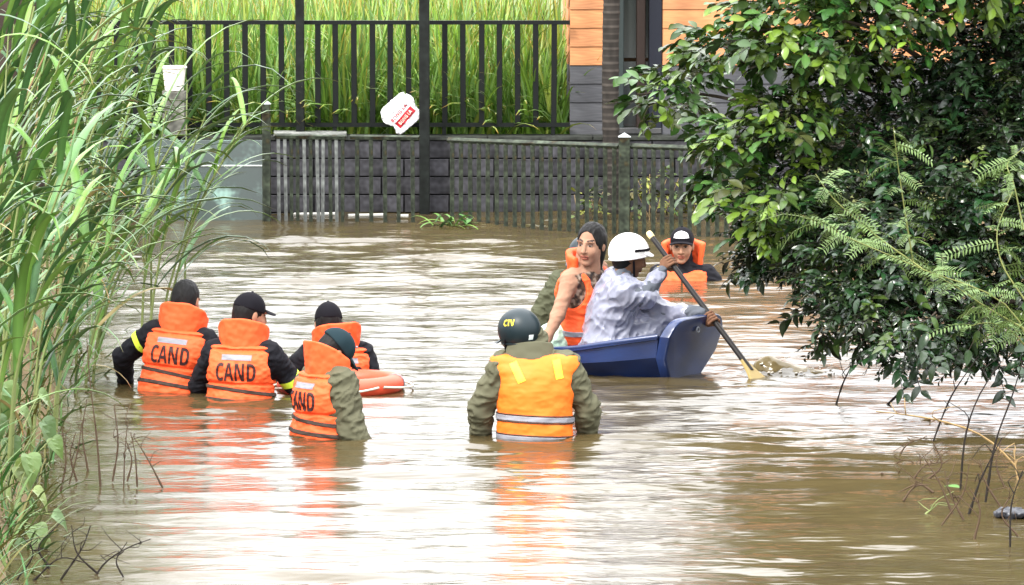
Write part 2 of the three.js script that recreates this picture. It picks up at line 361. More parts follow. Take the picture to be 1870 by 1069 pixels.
// white bag caught on the bars
{
  const d = WALL_D - 0.02, c = at(733, 207, d), o = thing('carrier_bag', 'crumpled white carrier bag with red print caught on the railing', 'bag', [c.x, c.y, c.z]);
  const f = (x, y, z) => {
    const a = 0.72, u = x * Math.cos(a) + y * Math.sin(a), v = -x * Math.sin(a) + y * Math.cos(a);
    const q = Math.max(Math.abs(u) - 0.145 - 0.015 * Math.sin(v * 30), Math.abs(v) - 0.135, Math.abs(z) - 0.055 + 0.1 * (u * u + v * v));
    return smax(q, Math.hypot(x, y, z * 0.6) - 0.182, 0.03) + 0.009 * ns(x * 16, y * 16, z * 16) + 0.006 * ns(x * 38 + u * 12, y * 38, z * 38);
  };
  const b = mesh('bag_body', surface(f, [-0.22, -0.22, -0.1], [0.22, 0.22, 0.1], 0.0075), phy(lin(0.6, 0.6, 0.62), 0.45), o);
  const put = g => { const p = g.attributes.position; for (let i = 0; i < p.count; i++) { const x = p.getX(i), y = p.getY(i), o2 = p.getZ(i); let z = 0.12; for (let k = 0; k < 60 && f(x, y, z) > 0.001; k++) z -= Math.max(0.001, f(x, y, z) * 0.5); p.setZ(i, z + 0.0015 + o2 * 0.2); } g.computeVertexNormals(); return g; };
  const red = std(lin(0.42, 0.02, 0.03), 0.5), tilt = g => g.rotateZ(0.86);
  const patch = new THREE.PlaneGeometry(0.2, 0.062, 24, 8); patch.translate(0.0, -0.045, 0); mesh('red_print', put(tilt(patch)), red, b);
  const inside = letters('BONG LA', 0.15, 0.03); inside.translate(0.0, -0.045, 0.01); mesh('lettering', put(tilt(inside)), std(lin(0.8, 0.6, 0.5), 0.5), b);
  const txt = letters('BONG LA', 0.19, 0.03); txt.translate(-0.008, 0.02, 0); mesh('lettering', put(tilt(txt)), red, b);
}

// ---------------------------------------------------------------- house with plank cladding
{
  const d = WALL_D + 0.2, yB = wallTop + 0.006, t = thing('house', 'house clad in orange planks above grey planks behind the tree', 'house', [at(1040, 200, d).x, yB, -d]);
  const X = px => at(px, 118, d).x - t.position.x, X0 = 0, XW0 = X(1128), XW1 = X(1209), X1 = X(2150), Y = py => at(1100, py, d).y - yB, ph = Y(82) - Y(116), yS = Y(118), H = 1.6;
  const wallMat = std(lin(0.2, 0.13, 0.08), 0.9);
  for (const [a, b] of [[X0, XW0], [XW1, X1]]) { const g = new THREE.BoxGeometry(b - a - 0.004, H, 0.14); g.translate((a + b) / 2, H / 2, -0.09); mesh('wall', g, wallMat, t); }
  const lint = new THREE.BoxGeometry(XW1 - XW0, H - 1.42, 0.14); lint.translate((XW0 + XW1) / 2, (H + 1.42) / 2, -0.09); mesh('wall', lint, wallMat, t);
  const side = new THREE.BoxGeometry(0.14, H, 4); side.translate(X0 + 0.075, H / 2, -2.17); mesh('wall', side, wallMat, t);
  const back = new THREE.BoxGeometry(X1, H, 0.14); back.translate(X1 / 2, H / 2, -4.25); mesh('wall', back, wallMat, t);
  const roof = bevelBox(X1 + 0.3, 0.08, 4.5, 0.02); roof.translate(X1 / 2, H + 0.05, -2.1); mesh('roof', roof, std(lin(0.08, 0.07, 0.07), 0.8), t);
  const grain = noiseTexture(256, (u, v) => { const q = 0.86 + 0.18 * tileNoise(u, v, 4) + 0.16 * tileNoise(u, (v * 9) % 1, 9, 2); return [q, q, q]; }, true);
  const orange = [0, 1, 2].map(k => std(lin(0.6 - 0.02 * k, 0.27 - 0.01 * k, 0.115), 0.7, { map: grain })), grey = [0, 1, 2].map(k => std(lin(0.075 + 0.01 * k, 0.077 + 0.01 * k, 0.086 + 0.01 * k), 0.8, { map: grain }));
  const rowsBelow = Math.ceil(yS / ph);
  for (const [a, b] of [[X0, XW0], [XW1, X1]]) {
    const segs = Math.max(1, Math.round((b - a) / 1.5)), w = (b - a) / segs, geo = bevelBox(w - 0.004, ph + 0.014, 0.016, 0.003);
    for (let r = -rowsBelow; r < Math.floor((H - yS) / ph); r++) for (let s = 0; s < segs; s++) {
      if (yS + r * ph < -0.13) continue;
      const p = mesh('plank', geo, pick(r < 0 ? grey : orange), t); p.position.set(a + w * (s + 0.5), yS + (r + 0.5) * ph, -0.004); p.rotation.x = -0.06; p.rotation.z = rr(-0.0015, 0.0015);
    }
  }
  const sidePlank = bevelBox(3.9, ph + 0.014, 0.016, 0.003); sidePlank.rotateY(Math.PI / 2);
  for (let r = -rowsBelow; r < Math.floor((H - yS) / ph); r++) { if (yS + r * ph < -0.02) continue; const p = mesh('plank', sidePlank, pick(r < 0 ? grey : orange), t); p.position.set(-0.006, yS + (r + 0.5) * ph, -2.1); p.rotation.z = -0.085; }
  // tall window
  const wn = mesh('window', bevelBox(0.075, 1.41, 0.09, 0.006).translate(XW0 + 0.2, 0.71, -0.05), std(lin(0.03, 0.019, 0.015), 0.6), t);
  mesh('frame', bevelBox(0.11, 1.41, 0.11, 0.006).translate(XW1 - 0.057, 0.71, -0.03), std(lin(0.01, 0.012, 0.02), 0.5), wn);
  mesh('frame', bevelBox(0.05, 1.41, 0.09, 0.006).translate(XW0 + 0.027, 0.71, -0.05), std(lin(0.03, 0.04, 0.04), 0.5), wn);
  mesh('sill', bevelBox(XW1 - XW0 - 0.006, 0.05, 0.12, 0.006).translate((XW0 + XW1) / 2, 0.03, -0.025), std(lin(0.06, 0.06, 0.06), 0.6), wn);
  const pane = phy(lin(0.03, 0.035, 0.035), 0.08, { ior: 1.5 });
  for (const [a, b] of [[XW0 + 0.053, XW0 + 0.161], [XW0 + 0.239, XW1 - 0.114]]) for (const [y0, y1] of [[0.06, 0.62], [0.65, 1.41]]) mesh('pane', bevelBox(b - a, y1 - y0, 0.008, 0.002).translate((a + b) / 2, (y0 + y1) / 2, -0.07), pane, wn);
}
// ringed palm in front of the house
{
  const d = WALL_D - 0.14, p = at(1117, 300, d), t = thing('palm_tree', 'slender palm with ringed grey brown trunk in front of the house', 'palm', [p.x, -1.2, -d]);
  const prof = []; const h = 6.4;
  for (let y = 0; y <= h; y += 0.011) { const k = (y / 0.062) % 1; prof.push(new THREE.Vector2(0.071 + 0.014 * Math.max(0, 1 - y) + (k < 0.25 ? 0.006 * (1 - k * 4) : 0.001) + 0.0028 * ns(y * 6, 1, 2), y)); }
  const g = new THREE.LatheGeometry(prof, 14); { const q = g.attributes.position; for (let i = 0; i < q.count; i++) { const y = q.getY(i); q.setX(i, q.getX(i) + 0.012 * Math.sin(y * 2) + 0.003 * ns(q.getX(i) * 30, y * 20, q.getZ(i) * 30)); } }
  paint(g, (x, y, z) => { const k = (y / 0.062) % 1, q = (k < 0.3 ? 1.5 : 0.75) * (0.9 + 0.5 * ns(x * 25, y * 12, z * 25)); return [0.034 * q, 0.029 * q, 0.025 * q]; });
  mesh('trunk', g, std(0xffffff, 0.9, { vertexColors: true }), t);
  const green = phy(lin(0.07, 0.12, 0.03), 0.6, { transmission: 0.25, thickness: 0 });
  for (let i = 0; i < 9; i++) {
    const a = i * 0.7 + 0.3, c = [], L = 1.7, pts = []; for (let k = 0; k <= 6; k++) { const s = k / 6; pts.push(V(Math.cos(a) * L * s * 0.85, h + 0.75 * s - 1.25 * s * s, Math.sin(a) * L * s * 0.85)); }
    const rib = new THREE.CatmullRomCurve3(pts); c.push(taperTube(pts, 0.018, 0.004, 8, 4));
    for (let k = 2; k < 26; k++) for (const sd of [-1, 1]) { const o = rib.getPoint(k / 26), lf = new THREE.BufferGeometry(), n = V(-Math.sin(a) * sd, -0.55, Math.cos(a) * sd).multiplyScalar(0.42 * Math.sin(k / 26 * 2.6 + 0.4)), w = V(Math.cos(a), 0, Math.sin(a)).multiplyScalar(0.017), m = o.clone().addScaledVector(n, 0.5).add(V(0, 0.05, 0)), e = o.clone().add(n);
      lf.setAttribute('position', new THREE.Float32BufferAttribute([...o.clone().add(w).toArray(), ...o.clone().sub(w).toArray(), ...m.clone().add(w).toArray(), ...m.clone().sub(w).toArray(), ...e.toArray()], 3)); lf.setIndex([0, 1, 2, 1, 3, 2, 2, 3, 4]); lf.computeVertexNormals(); lf.setAttribute('uv', new THREE.Float32BufferAttribute(new Float32Array(10), 2)); c.push(lf); }
    mesh('frond', merged(c), green, t);
  }
}

// ---------------------------------------------------------------- people
const SKIN = [0.29, 0.155, 0.1], SKIN_DARK = [0.14, 0.07, 0.042];
const cloth = phy(0xffffff, 0.82, { vertexColors: true, specularIntensity: 0.35 });
const jacketOrange = std(lin(0.8, 0.095, 0.024), 0.62), jacketAmber = std(lin(0.82, 0.155, 0.016), 0.6);
const silver = std(lin(0.19, 0.19, 0.215), 0.5), strapDark = std(lin(0.04, 0.026, 0.02), 0.8), hiVis = std(lin(0.62, 0.8, 0.06), 0.5), yellowPrint = std(lin(0.9, 0.72, 0.04), 0.5), blackPrint = std(lin(0.035, 0.01, 0.01), 0.6);
const blackCloth = phy(lin(0.005, 0.0045, 0.007), 0.85, { specularIntensity: 0.25 }), tealShell = phy(lin(0.004, 0.012, 0.016), 0.42, { specularIntensity: 0.6 }), tealCloth = phy(lin(0.007, 0.019, 0.025), 0.8, { specularIntensity: 0.3 }), whiteShell = phy(lin(0.78, 0.77, 0.78), 0.3, { clearcoat: 0.3 }), hairMat = phy(lin(0.0035, 0.003, 0.0032), 0.6, { specularIntensity: 0.4 });

function torsoField(x, y, z) {                                 // trunk without arms; pelvis at the origin, y up the spine, faces -z
  let d = ell(x, y, z, 0, 0.02, 0, 0.17, 0.14, 0.125);
  d = smin(d, ell(x, y, z, 0, 0.18, 0, 0.16, 0.17, 0.12), 0.06);
  d = smin(d, ell(x, y, z, 0, 0.33, 0, 0.178, 0.165, 0.125), 0.06);
  d = smin(d, cone(x, y, z, { x: -0.145, y: 0.435, z: 0 }, { x: 0.145, y: 0.435, z: 0 }, 0.058, 0.058), 0.06);
  return smin(d, cone(x, y, z, { x: 0, y: 0.46, z: 0.01 }, { x: 0, y: 0.58, z: -0.015 }, 0.066, 0.055), 0.04);
}
function headField(o) {
  const fem = o.female ? 1 : 0;
  return (x, y, z) => {
    const ax = Math.abs(x);
    let d = ell(x, y, z, 0, 0.035, 0.015, 0.077, 0.097, 0.096);
    d = smin(d, ell(x, y, z, 0, -0.03, -0.026, 0.063 - 0.002 * fem, 0.082, 0.073), 0.035);
    d = smin(d, ell(ax, y, z, 0.034, -0.028, -0.07, 0.026, 0.024, 0.022), 0.025);          // cheeks
    d = smin(d, ell(x, y, z, 0, -0.1, -0.068, 0.026, 0.018, 0.022), 0.025);                 // chin
    d = smin(d, ell(ax, y, z, 0.03, 0.034, -0.083, 0.03, 0.009, 0.012), 0.014);             // brow
    d = smax(d, -ell(ax, y, z, 0.031, 0.013, -0.108, 0.02, 0.013, 0.018), 0.012);           // sockets
    d = smin(d, ell(ax, y, z, 0.031, 0.011, -0.079, 0.016, 0.011, 0.013), 0.004);           // eyes
    d = smin(d, cone(x, y, z, { x: 0, y: 0.022, z: -0.094 }, { x: 0, y: -0.026, z: -0.113 }, 0.009, 0.0135), 0.012);
    d = smin(d, ell(ax, y, z, 0.013, -0.03, -0.1, 0.008, 0.007, 0.009), 0.008);
    d = smin(d, ell(x, y, z, 0, -0.056, -0.094, 0.025, 0.0065, 0.011), 0.006);
    d = smin(d, ell(x, y, z, 0, -0.069, -0.092, 0.021, 0.0075, 0.011), 0.006);
    d = smin(d, ell(ax, y, z, 0.079, -0.002, 0.012, 0.01, 0.031, 0.019), 0.01);             // ears
    d = smin(d, cone(x, y, z, { x: 0, y: -0.05, z: 0.02 }, { x: 0, y: -(o.neck ?? 0.2), z: 0.03 }, 0.05, 0.055), 0.03);
    return d;
  };
}
function faceColor(skin) {
  return (x, y, z) => {
    const ax = Math.abs(x), k = 1 + 0.06 * ns(x * 40, y * 40, z * 40);
    let c = [skin[0] * k, skin[1] * k, skin[2] * k];
    if (z < -0.075 && Math.abs(x) < 0.024 && Math.abs(y + 0.0625) < 0.013) c = [skin[0] * 0.85, skin[1] * 0.5, skin[2] * 0.52];
    if (z < -0.09 && ax < 0.022 && Math.abs(y + 0.0625) < 0.0022) c = [skin[0] * 0.3, skin[1] * 0.2, skin[2] * 0.2];
    if (z < -0.06 && ax > 0.013 && ax < 0.05 && Math.abs(y - 0.036 - 0.006 * Math.sin((ax - 0.013) * 70)) < 0.0045) c = [0.03, 0.02, 0.018];
    const ex = (ax - 0.031) / 0.0135, ey = (y - 0.01) / 0.0048;
    if (z < -0.072 && ex * ex + ey * ey < 1) c = Math.abs(ax - 0.031) < 0.0065 ? [0.02, 0.013, 0.01] : [0.26, 0.23, 0.21];
    else if (z < -0.07 && ex * ex + ((y - 0.0145) / 0.0085) ** 2 < 1.3 && y > 0.012) c = [0.08, 0.045, 0.035];
    return c;
  };
}
// a hand in its own frame: wrist at the origin, fingers along -y, palm facing -z (side = +1 right, -1 left); curl in radians
function handGeometry(side, curl, color) {
  const chains = [], lens = [0.07, 0.078, 0.073, 0.058];
  for (let k = 0; k < 4; k++) {
    const x = side * (0.03 - 0.0195 * k), pts = [V(x, -0.088 + 0.004 * Math.abs(k - 1.2), 0)]; let a = 0.12 + curl * 0.35;
    for (const f of [0.45, 0.32, 0.23]) { const q = pts[pts.length - 1]; pts.push(V(q.x * 1.02, q.y - Math.cos(a) * lens[k] * f, q.z - Math.sin(a) * lens[k] * f)); a += curl * 0.75; }
    chains.push([V(x * 0.6, -0.02, 0), pts]);
  }
  const th = [V(side * 0.02, -0.025, 0), V(side * 0.045, -0.05, -0.012), V(side * 0.055, -0.08, -0.022 - 0.01 * curl), V(side * 0.05, -0.105, -0.03 - 0.015 * curl)];
  const f = (x, y, z) => {
    let d = ell(x, y, z, 0, -0.055, 0, 0.043, 0.05, 0.0165);
    d = smin(d, cone(x, y, z, V(0, 0.03, 0), V(0, -0.02, 0), 0.026, 0.024), 0.02);
    for (const [, p] of chains) for (let i = 0; i < 3; i++) d = smin(d, cone(x, y, z, p[i], p[i + 1], 0.0098 - 0.001 * i, 0.0088 - 0.001 * i), 0.005);
    for (let i = 0; i < 3; i++) d = smin(d, cone(x, y, z, th[i], th[i + 1], 0.0135 - 0.0015 * i, 0.012 - 0.0015 * i), 0.007);
    return d;
  };
  return surface(f, [-0.075, -0.185, -0.12], [0.075, 0.04, 0.04], 0.004, () => color);
}
// a hand closed round a bar: bar along y through the origin with radius R, wrist at wristAt (in this frame)
function gripGeometry(R, wristAt, color) {
  const w = Math.atan2(wristAt.z, wristAt.x), P = (a, r, y) => V(Math.cos(a) * r, y, Math.sin(a) * r), chains = [];
  for (let k = 0; k < 4; k++) {
    const y = 0.029 - 0.0195 * k, r = R + 0.0085, m = [0, 1.15, 2.25, 3.2].map((a, i) => P(w + 0.75 + a * (k === 3 ? 0.85 : 1), r + (i === 0 ? 0.012 : 0.002 * (i === 1)), y + 0.002 * i)); chains.push(m);
  }
  const th = [P(w - 0.1, R + 0.03, 0.02), P(w - 0.9, R + 0.018, 0.042), P(w - 1.8, R + 0.011, 0.05), P(w - 2.6, R + 0.009, 0.045)];
  const palm = [P(w + 0.1, R + 0.022, 0.022), P(w + 0.1, R + 0.022, -0.022)], kn = [P(w + 0.65, R + 0.018, 0.028), P(w + 0.65, R + 0.018, -0.026)];
  const f = (x, y, z) => {
    let d = cone(x, y, z, palm[0], palm[1], 0.019, 0.018);
    d = smin(d, cone(x, y, z, kn[0], kn[1], 0.013, 0.012), 0.015);
    d = smin(d, cone(x, y, z, P(w, R + 0.03, 0), wristAt, 0.024, 0.027), 0.02);
    for (const p of chains) for (let i = 0; i < 3; i++) d = smin(d, cone(x, y, z, p[i], p[i + 1], 0.0098 - 0.0007 * i, 0.0091 - 0.0007 * i), 0.0045);
    for (let i = 0; i < 3; i++) d = smin(d, cone(x, y, z, th[i], th[i + 1], 0.014 - 0.0015 * i, 0.0125 - 0.0015 * i), 0.006);
    return d;
  };
  const m = Math.max(0.09, wristAt.length() + 0.035);
  return surface(f, [-m, -0.09, -m], [m, 0.09, m], 0.004, () => color);
}

// All directions below are in the world's axes: x right, y up, z towards the camera. yaw 0 faces away from the camera; positive turns to the left.
function person(o) {
  const g = thing('person', o.label, 'person', o.pos), S = o.size || 1; g.rotation.y = o.yaw || 0; g.scale.setScalar(S);
  const inv = new THREE.Quaternion().setFromAxisAngle(V(0, 1, 0), -(o.yaw || 0));
  const local = v => V(...v).applyQuaternion(inv);
  const hip = o.hip ?? 0.92, up = local([Math.sin(o.lean?.[0] || 0), 1, Math.sin(o.lean?.[1] || 0)]).normalize();
  const tq = new THREE.Quaternion().setFromUnitVectors(V(0, 1, 0), up).multiply(new THREE.Quaternion().setFromAxisAngle(V(0, 1, 0), o.twist || 0));
  const T = new THREE.Matrix4().compose(V(0, hip, 0), tq, V(1, 1, 1)), Ti = T.clone().invert(), te = Ti.elements;
  const arms = [];
  for (const [sd, a] of [[-1, o.armL], [1, o.armR]]) {
    const s = V(sd * 0.18, 0.425 + (a.lift || 0), a.fwd || 0).applyMatrix4(T), e = s.clone().add(local(a.e)), w = e.clone().add(local(a.w));
    arms.push({ sd, s, e, w, a });
  }
  const L = o.legs || [[V(-0.09, hip - 0.02, 0), V(-0.1, hip * 0.52, -0.02), V(-0.11, 0.08, 0.02)], [V(0.09, hip - 0.02, 0), V(0.1, hip * 0.52, -0.02), V(0.11, 0.08, 0.02)]];
  const legs = o.legsWorld ? o.legsWorld.map(l => l.map(p => local(p))) : L;
  const puff = o.puff ?? 0.014, wr = o.wrinkle ?? 0.006;
  const rArm = o.bareArms ? [0.05, 0.041, 0.03] : [0.06 + puff, 0.05 + puff, 0.038 + puff * 0.8];
  const field = (x, y, z) => {
    const tx = te[0] * x + te[4] * y + te[8] * z + te[12], ty = te[1] * x + te[5] * y + te[9] * z + te[13], tz = te[2] * x + te[6] * y + te[10] * z + te[14];
    let d = torsoField(tx, ty, tz) - puff * 0.7;
    for (const q of arms) {
      let b = cone(x, y, z, q.s, q.e, rArm[0], rArm[1]); b = smin(b, cone(x, y, z, q.e, q.w, rArm[1], rArm[2]), 0.02);
      d = smin(d, b, 0.05);
    }
    for (const l of legs) { let b = cone(x, y, z, l[0], l[1], 0.092, 0.062); b = smin(b, cone(x, y, z, l[1], l[2], 0.062, 0.044), 0.03); b = smin(b, cone(x, y, z, l[2], V(l[2].x, l[2].y - 0.04, l[2].z - 0.15), 0.045, 0.035), 0.03); d = smin(d, b, 0.05); }
    if (Math.abs(d) < 0.05 && wr) {
      const n = ns(x * 8 + y * 6, y * 15 - x * 5, z * 8 + y * 5), m = ns(x * 22, y * 30 + x * 14, z * 22), h = ns(x * 17 - y * 9, y * 24 + z * 11, z * 17);
      d += wr * (Math.abs(n) * 3 - 0.8) + wr * 0.8 * (Math.abs(h) * 2.4 - 0.6) + wr * 0.4 * m;
    }
    return d;
  };
  const lo = [1e9, 1e9, 1e9], hi = [-1e9, -1e9, -1e9];
  for (const p of [...arms.flatMap(q => [q.s, q.e, q.w]), ...legs.flat(), V(-0.2, 0, -0.16).add(V(0, hip, 0)), V(0.2, 0, 0.16).add(V(0, hip, 0)), V(0, 0.62, 0).applyMatrix4(T), V(0.1, 0.5, 0.14).applyMatrix4(T), V(-0.1, 0.5, -0.14).applyMatrix4(T)])
    p.toArray().forEach((v, k) => { lo[k] = Math.min(lo[k], v - 0.13); hi[k] = Math.max(hi[k], v + 0.13); });
  const colorOf = (x, y, z) => {
    const k = 1 + 0.18 * ns(x * 7, y * 7, z * 7);
    const tx = te[1] * x + te[5] * y + te[9] * z + te[13];
    let c = y < hip - 0.12 && !o.legsWorld ? o.pants || [0.02, 0.02, 0.025] : o.top;
    if (o.topPattern) c = o.topPattern(x, y, z);
    let da = 1e9; for (const q of arms) da = Math.min(da, cone(x, y, z, q.s, q.e, rArm[0], rArm[1]), cone(x, y, z, q.e, q.w, rArm[1], rArm[2]));
    if (o.bareArms && da < torsoField(...V(x, y, z).applyMatrix4(Ti).toArray()) + 0.0) return o.skin || SKIN;
    if (o.openNeck && tx > 0.47) return o.skin || SKIN;
    return [c[0] * k, c[1] * k, c[2] * k];
  };
  const pieces = [surface(field, lo, hi, o.cell || 0.0098, colorOf)];
  // head
  const nb = V(0, 0.52, -0.005).applyMatrix4(T);
  const hq = inv.clone().multiply(new THREE.Quaternion().setFromEuler(new THREE.Euler(-(o.head?.pitch || 0), o.head?.yaw ?? o.yaw ?? 0, -(o.head?.roll || 0), 'YXZ')));
  const hc = nb.clone().add(V(0, 0.145, -0.018).applyQuaternion(hq)).add(local(o.head?.shift || [0, 0, 0]));
  const HM = new THREE.Matrix4().compose(hc, hq, V(1, 1, 1));
  const skin = o.skin || SKIN;
  pieces.push(surface(headField(o), [-0.11, -0.235, -0.15], [0.11, 0.15, 0.13], 0.0042, faceColor(skin)).applyMatrix4(HM));
  arms.forEach((q, i) => {
    const a = q.a;
    if (a.noHand) return;
    if (a.grip) {                                             // hand closed round a bar in direction a.grip through the point a.gripAt
      const dir = local(a.grip).normalize(), c = q.w.clone().add(local(a.gripOff)), back = q.w.clone().sub(c);
      const yx = back.clone().addScaledVector(dir, -back.dot(dir)).normalize(), zx = V().crossVectors(yx, dir);
      const M = new THREE.Matrix4().makeBasis(yx, dir, zx).setPosition(c), wl = q.w.clone().applyMatrix4(M.clone().invert());
      pieces.push(gripGeometry(a.gripR || 0.017, wl, a.handColor || skin).applyMatrix4(M));
    } else {
      const dir = q.w.clone().sub(q.e).normalize(), rot = new THREE.Quaternion().setFromUnitVectors(V(0, -1, 0), dir);
      pieces.push(handGeometry(q.sd, a.curl ?? 0.6, a.handColor || skin).applyMatrix4(new THREE.Matrix4().compose(q.w.clone().addScaledVector(dir, 0.005), rot, V(1, 1, 1))));
    }
  });
  mesh('body', merged(pieces), cloth, g);
  const placeT = m => { m.position.set(0, hip, 0); m.quaternion.copy(tq); return m; };
  const placeH = m => { m.position.copy(hc); m.quaternion.copy(hq); return m; };
  for (const q of arms) for (const [bone, t, len, name] of q.a.bands || []) {
    const A = bone ? q.e : q.s, B = bone ? q.w : q.e, r = (bone ? rArm[1] + (rArm[2] - rArm[1]) * t : rArm[0] + (rArm[1] - rArm[0]) * t) + 0.007;
    const c = new THREE.CylinderGeometry(r, r, len, 20, 2, true), p = V().lerpVectors(A, B, t);
    { const w = c.attributes.position; for (let i = 0; i < w.count; i++) w.setY(i, w.getY(i) + 0.006 * Math.sin(Math.atan2(w.getZ(i), w.getX(i)) * 3)); }
    const m = mesh(name || 'arm_band', c, hiVis, g); m.position.copy(p); m.quaternion.setFromUnitVectors(V(0, 1, 0), B.clone().sub(A).normalize());
  }
  return { g, T, hc, hq, placeT, placeH, arms, hip, local, field, lo, hi };
}
// ---- life jackets, in the trunk's frame
function vestField(o) {
  const th = o.thick ?? 0.04, seams = o.seams || [], nz = o.noise || 0;
  return (x, y, z) => {
    let d = ell(x, y, z, 0, 0.02, 0, 0.172, 0.16, 0.13);
    d = smin(d, ell(x, y, z, 0, 0.18, 0, 0.166, 0.18, 0.125), 0.08); d = smin(d, ell(x, y, z, 0, 0.33, 0.004, 0.18, 0.16, 0.128), 0.08);
    d = smin(d, cone(x, y, z, { x: -(o.shoulder ?? 0.12), y: 0.43, z: 0 }, { x: o.shoulder ?? 0.12, y: 0.43, z: 0 }, 0.062, 0.062), 0.06);
    let t = th + 0.007 * Math.cos((y - 0.1) * 26) * (o.puffy ?? 1);
    for (const s of seams) t -= 0.014 * Math.exp(-(((y - s - 0.03 * Math.abs(x)) / 0.008) ** 2));
    if (Math.abs(d - t) < 0.05) t += 0.007 * ns(x * 11 + nz, y * 16, z * 11) + 0.009 * (0.35 - Math.abs(ns(x * 8 + nz, y * 21, z * 8))) * (o.crease ?? 1) + 0.0045 * (o.fine ?? 1) * ns(x * 30 + nz, y * 44, z * 30);
    d -= t;
    d = smax(d, (o.y0 ?? -0.06) - y, 0.025); d = smax(d, y - (o.y1 ?? 0.475), 0.03);
    const hole = o.hole ?? 0.105;
    d = smax(d, -cone(Math.abs(x), y, z, { x: 0.205 + (o.armOut ?? 0), y: 0.36, z: -0.01 }, { x: 0.42, y: 0.36, z: -0.01 }, hole, hole * 1.15), 0.018);
    d = smax(d, -cone(x, y, z, { x: 0, y: 0.5, z: -0.04 }, { x: 0, y: 0.75, z: -0.06 }, 0.082, 0.1), 0.02);
    if (o.open) d = smax(d, -Math.max(Math.abs(x) - o.open, z + 0.02), 0.012);
    return d;
  };
}
function lifeJacket(p, o) {
  const f = vestField(o), mat = o.mat || jacketOrange, B = [[-0.27, -0.12, -0.24], [0.27, 0.56, 0.24]];
  const j = p.placeT(mesh('life_jacket', surface(f, B[0], B[1], 0.0062), mat, p.g));
  for (const [name, y, h, m, xMax, slope = 0] of o.bands || []) {
    const q = (x, yy, z) => { let d = smax(Math.abs(f(x, yy, z) - 0.001) - 0.006, Math.abs(yy - y - slope * x) - h, 0.003); if (xMax) d = Math.max(d, Math.abs(x) - xMax, -z); return d; };
    mesh(name, surface(q, [-0.27, y - h - 0.012 - Math.abs(slope) * 0.25, -0.24], [0.27, y + h + 0.012 + Math.abs(slope) * 0.25, 0.24], 0.0045), m, j);
  }
  const onBack = (geo, dz, front) => {
    const pos = geo.attributes.position, sg = front ? -1 : 1;
    for (let i = 0; i < pos.count; i++) { const x = pos.getX(i) , y = pos.getY(i), w = pos.getZ(i); let z = 0.24 * sg; for (let k = 0; k < 80 && f(x, y, z) > 0.0008; k++) z -= sg * Math.max(0.0008, f(x, y, z) * 0.6); pos.setZ(i, z + sg * (w * 0.6 + dz)); }
    geo.computeVertexNormals(); return geo;
  };
  if (o.text) mesh('lettering', onBack(letters(o.text, o.textW ?? 0.2, 0.112).translate(o.textX || 0, o.textY ?? 0.305, 0), 0.001), blackPrint, j);
  for (const [name, x, y, w, h, rot, m] of o.patches || []) { const pg = new THREE.PlaneGeometry(w, h, 16, 10); pg.rotateZ(rot); pg.translate(x, y, 0); mesh(name, onBack(pg, 0.0025), m, j); }
  if (o.collar) {
    const c = o.collar, R = c.r ?? 0.112, top = c.top ?? 0.66, nz = o.noise || 0;
    const q = (x, y, z) => {
      const rx = x * 0.94, rz = (z + 0.02 - (y - 0.5) * 0.05), rad = Math.hypot(rx, rz) - R - (y - 0.47) * (c.flare ?? 0.08);
      let d = Math.abs(rad) - 0.021 - 0.005 * ns(x * 14 + nz, y * 14, z * 14) - 0.004 * ns(x * 30 + nz, y * 30, z * 30);
      d = smax(d, y - top - z * (c.slope ?? 0.45) - 0.012 * ns(x * 9 + nz, 3, z * 9), 0.02); d = smax(d, 0.43 - y, 0.01); d = smax(d, -(z + (c.front ?? 0.07)), 0.02);
      return d;
    };
    const cm = mesh('collar', surface(q, [-0.2, 0.41, -0.2], [0.2, 0.78, 0.2], 0.0075), mat, j);
  }
  return j;
}
// ---- headgear, in the head's frame (faces -z)
function cap(p, mat, o = {}) {
  const f = (x, y, z) => { let d = ell(x, y, z, 0, 0.038, 0.014, 0.089 * (o.wide || 1), 0.105 + (o.tall || 0), 0.108 * (o.wide || 1)) - 0.002 * Math.cos(Math.atan2(x, z) * 6) * smooth(0.14, 0.05, y); return smax(d, 0.028 - y + 0.12 * z, 0.012); };
  const c = p.placeH(mesh('cap', surface((x, y, z) => smax(f(x, y, z), -(f(x, y, z) + 0.012), 0.003), [-0.11, 0, -0.12], [0.11, 0.17, 0.15], 0.0045), mat, p.g));
  const b = (x, y, z) => { const yy = (o.brimY ?? 0.05) - x * x * 3.2 + (z + 0.09) * (o.brimTilt ?? 0.22); let d = Math.abs(y - yy) - 0.0045; d = smax(d, (Math.hypot(x / 0.086, (z + 0.085) / (o.brim ?? 0.085)) - 1) * 0.08, 0.004); return smax(d, z + 0.07, 0.003); };
  mesh('brim', surface(b, [-0.1, -0.02, -0.2], [0.1, 0.1, -0.05], 0.004), o.brimMat || mat, c);
  const bt = new THREE.SphereGeometry(0.008, 10, 6); bt.scale(1, 0.6, 1); bt.translate(0, 0.145 + (o.tall || 0), 0.012); mesh('button', bt, mat, c);
  if (o.panel) { const pf = (x, y, z) => Math.max(Math.abs(f(x, y, z) - 0.001) - 0.004, z + 0.055, Math.abs(x) - 0.058 + (y - 0.07) * 0.3, 0.072 - y); mesh('front_panel', surface(pf, [-0.1, 0.04, -0.12], [0.1, 0.16, 0], 0.004), o.panel, c); }
  return { mesh: c, f };
}
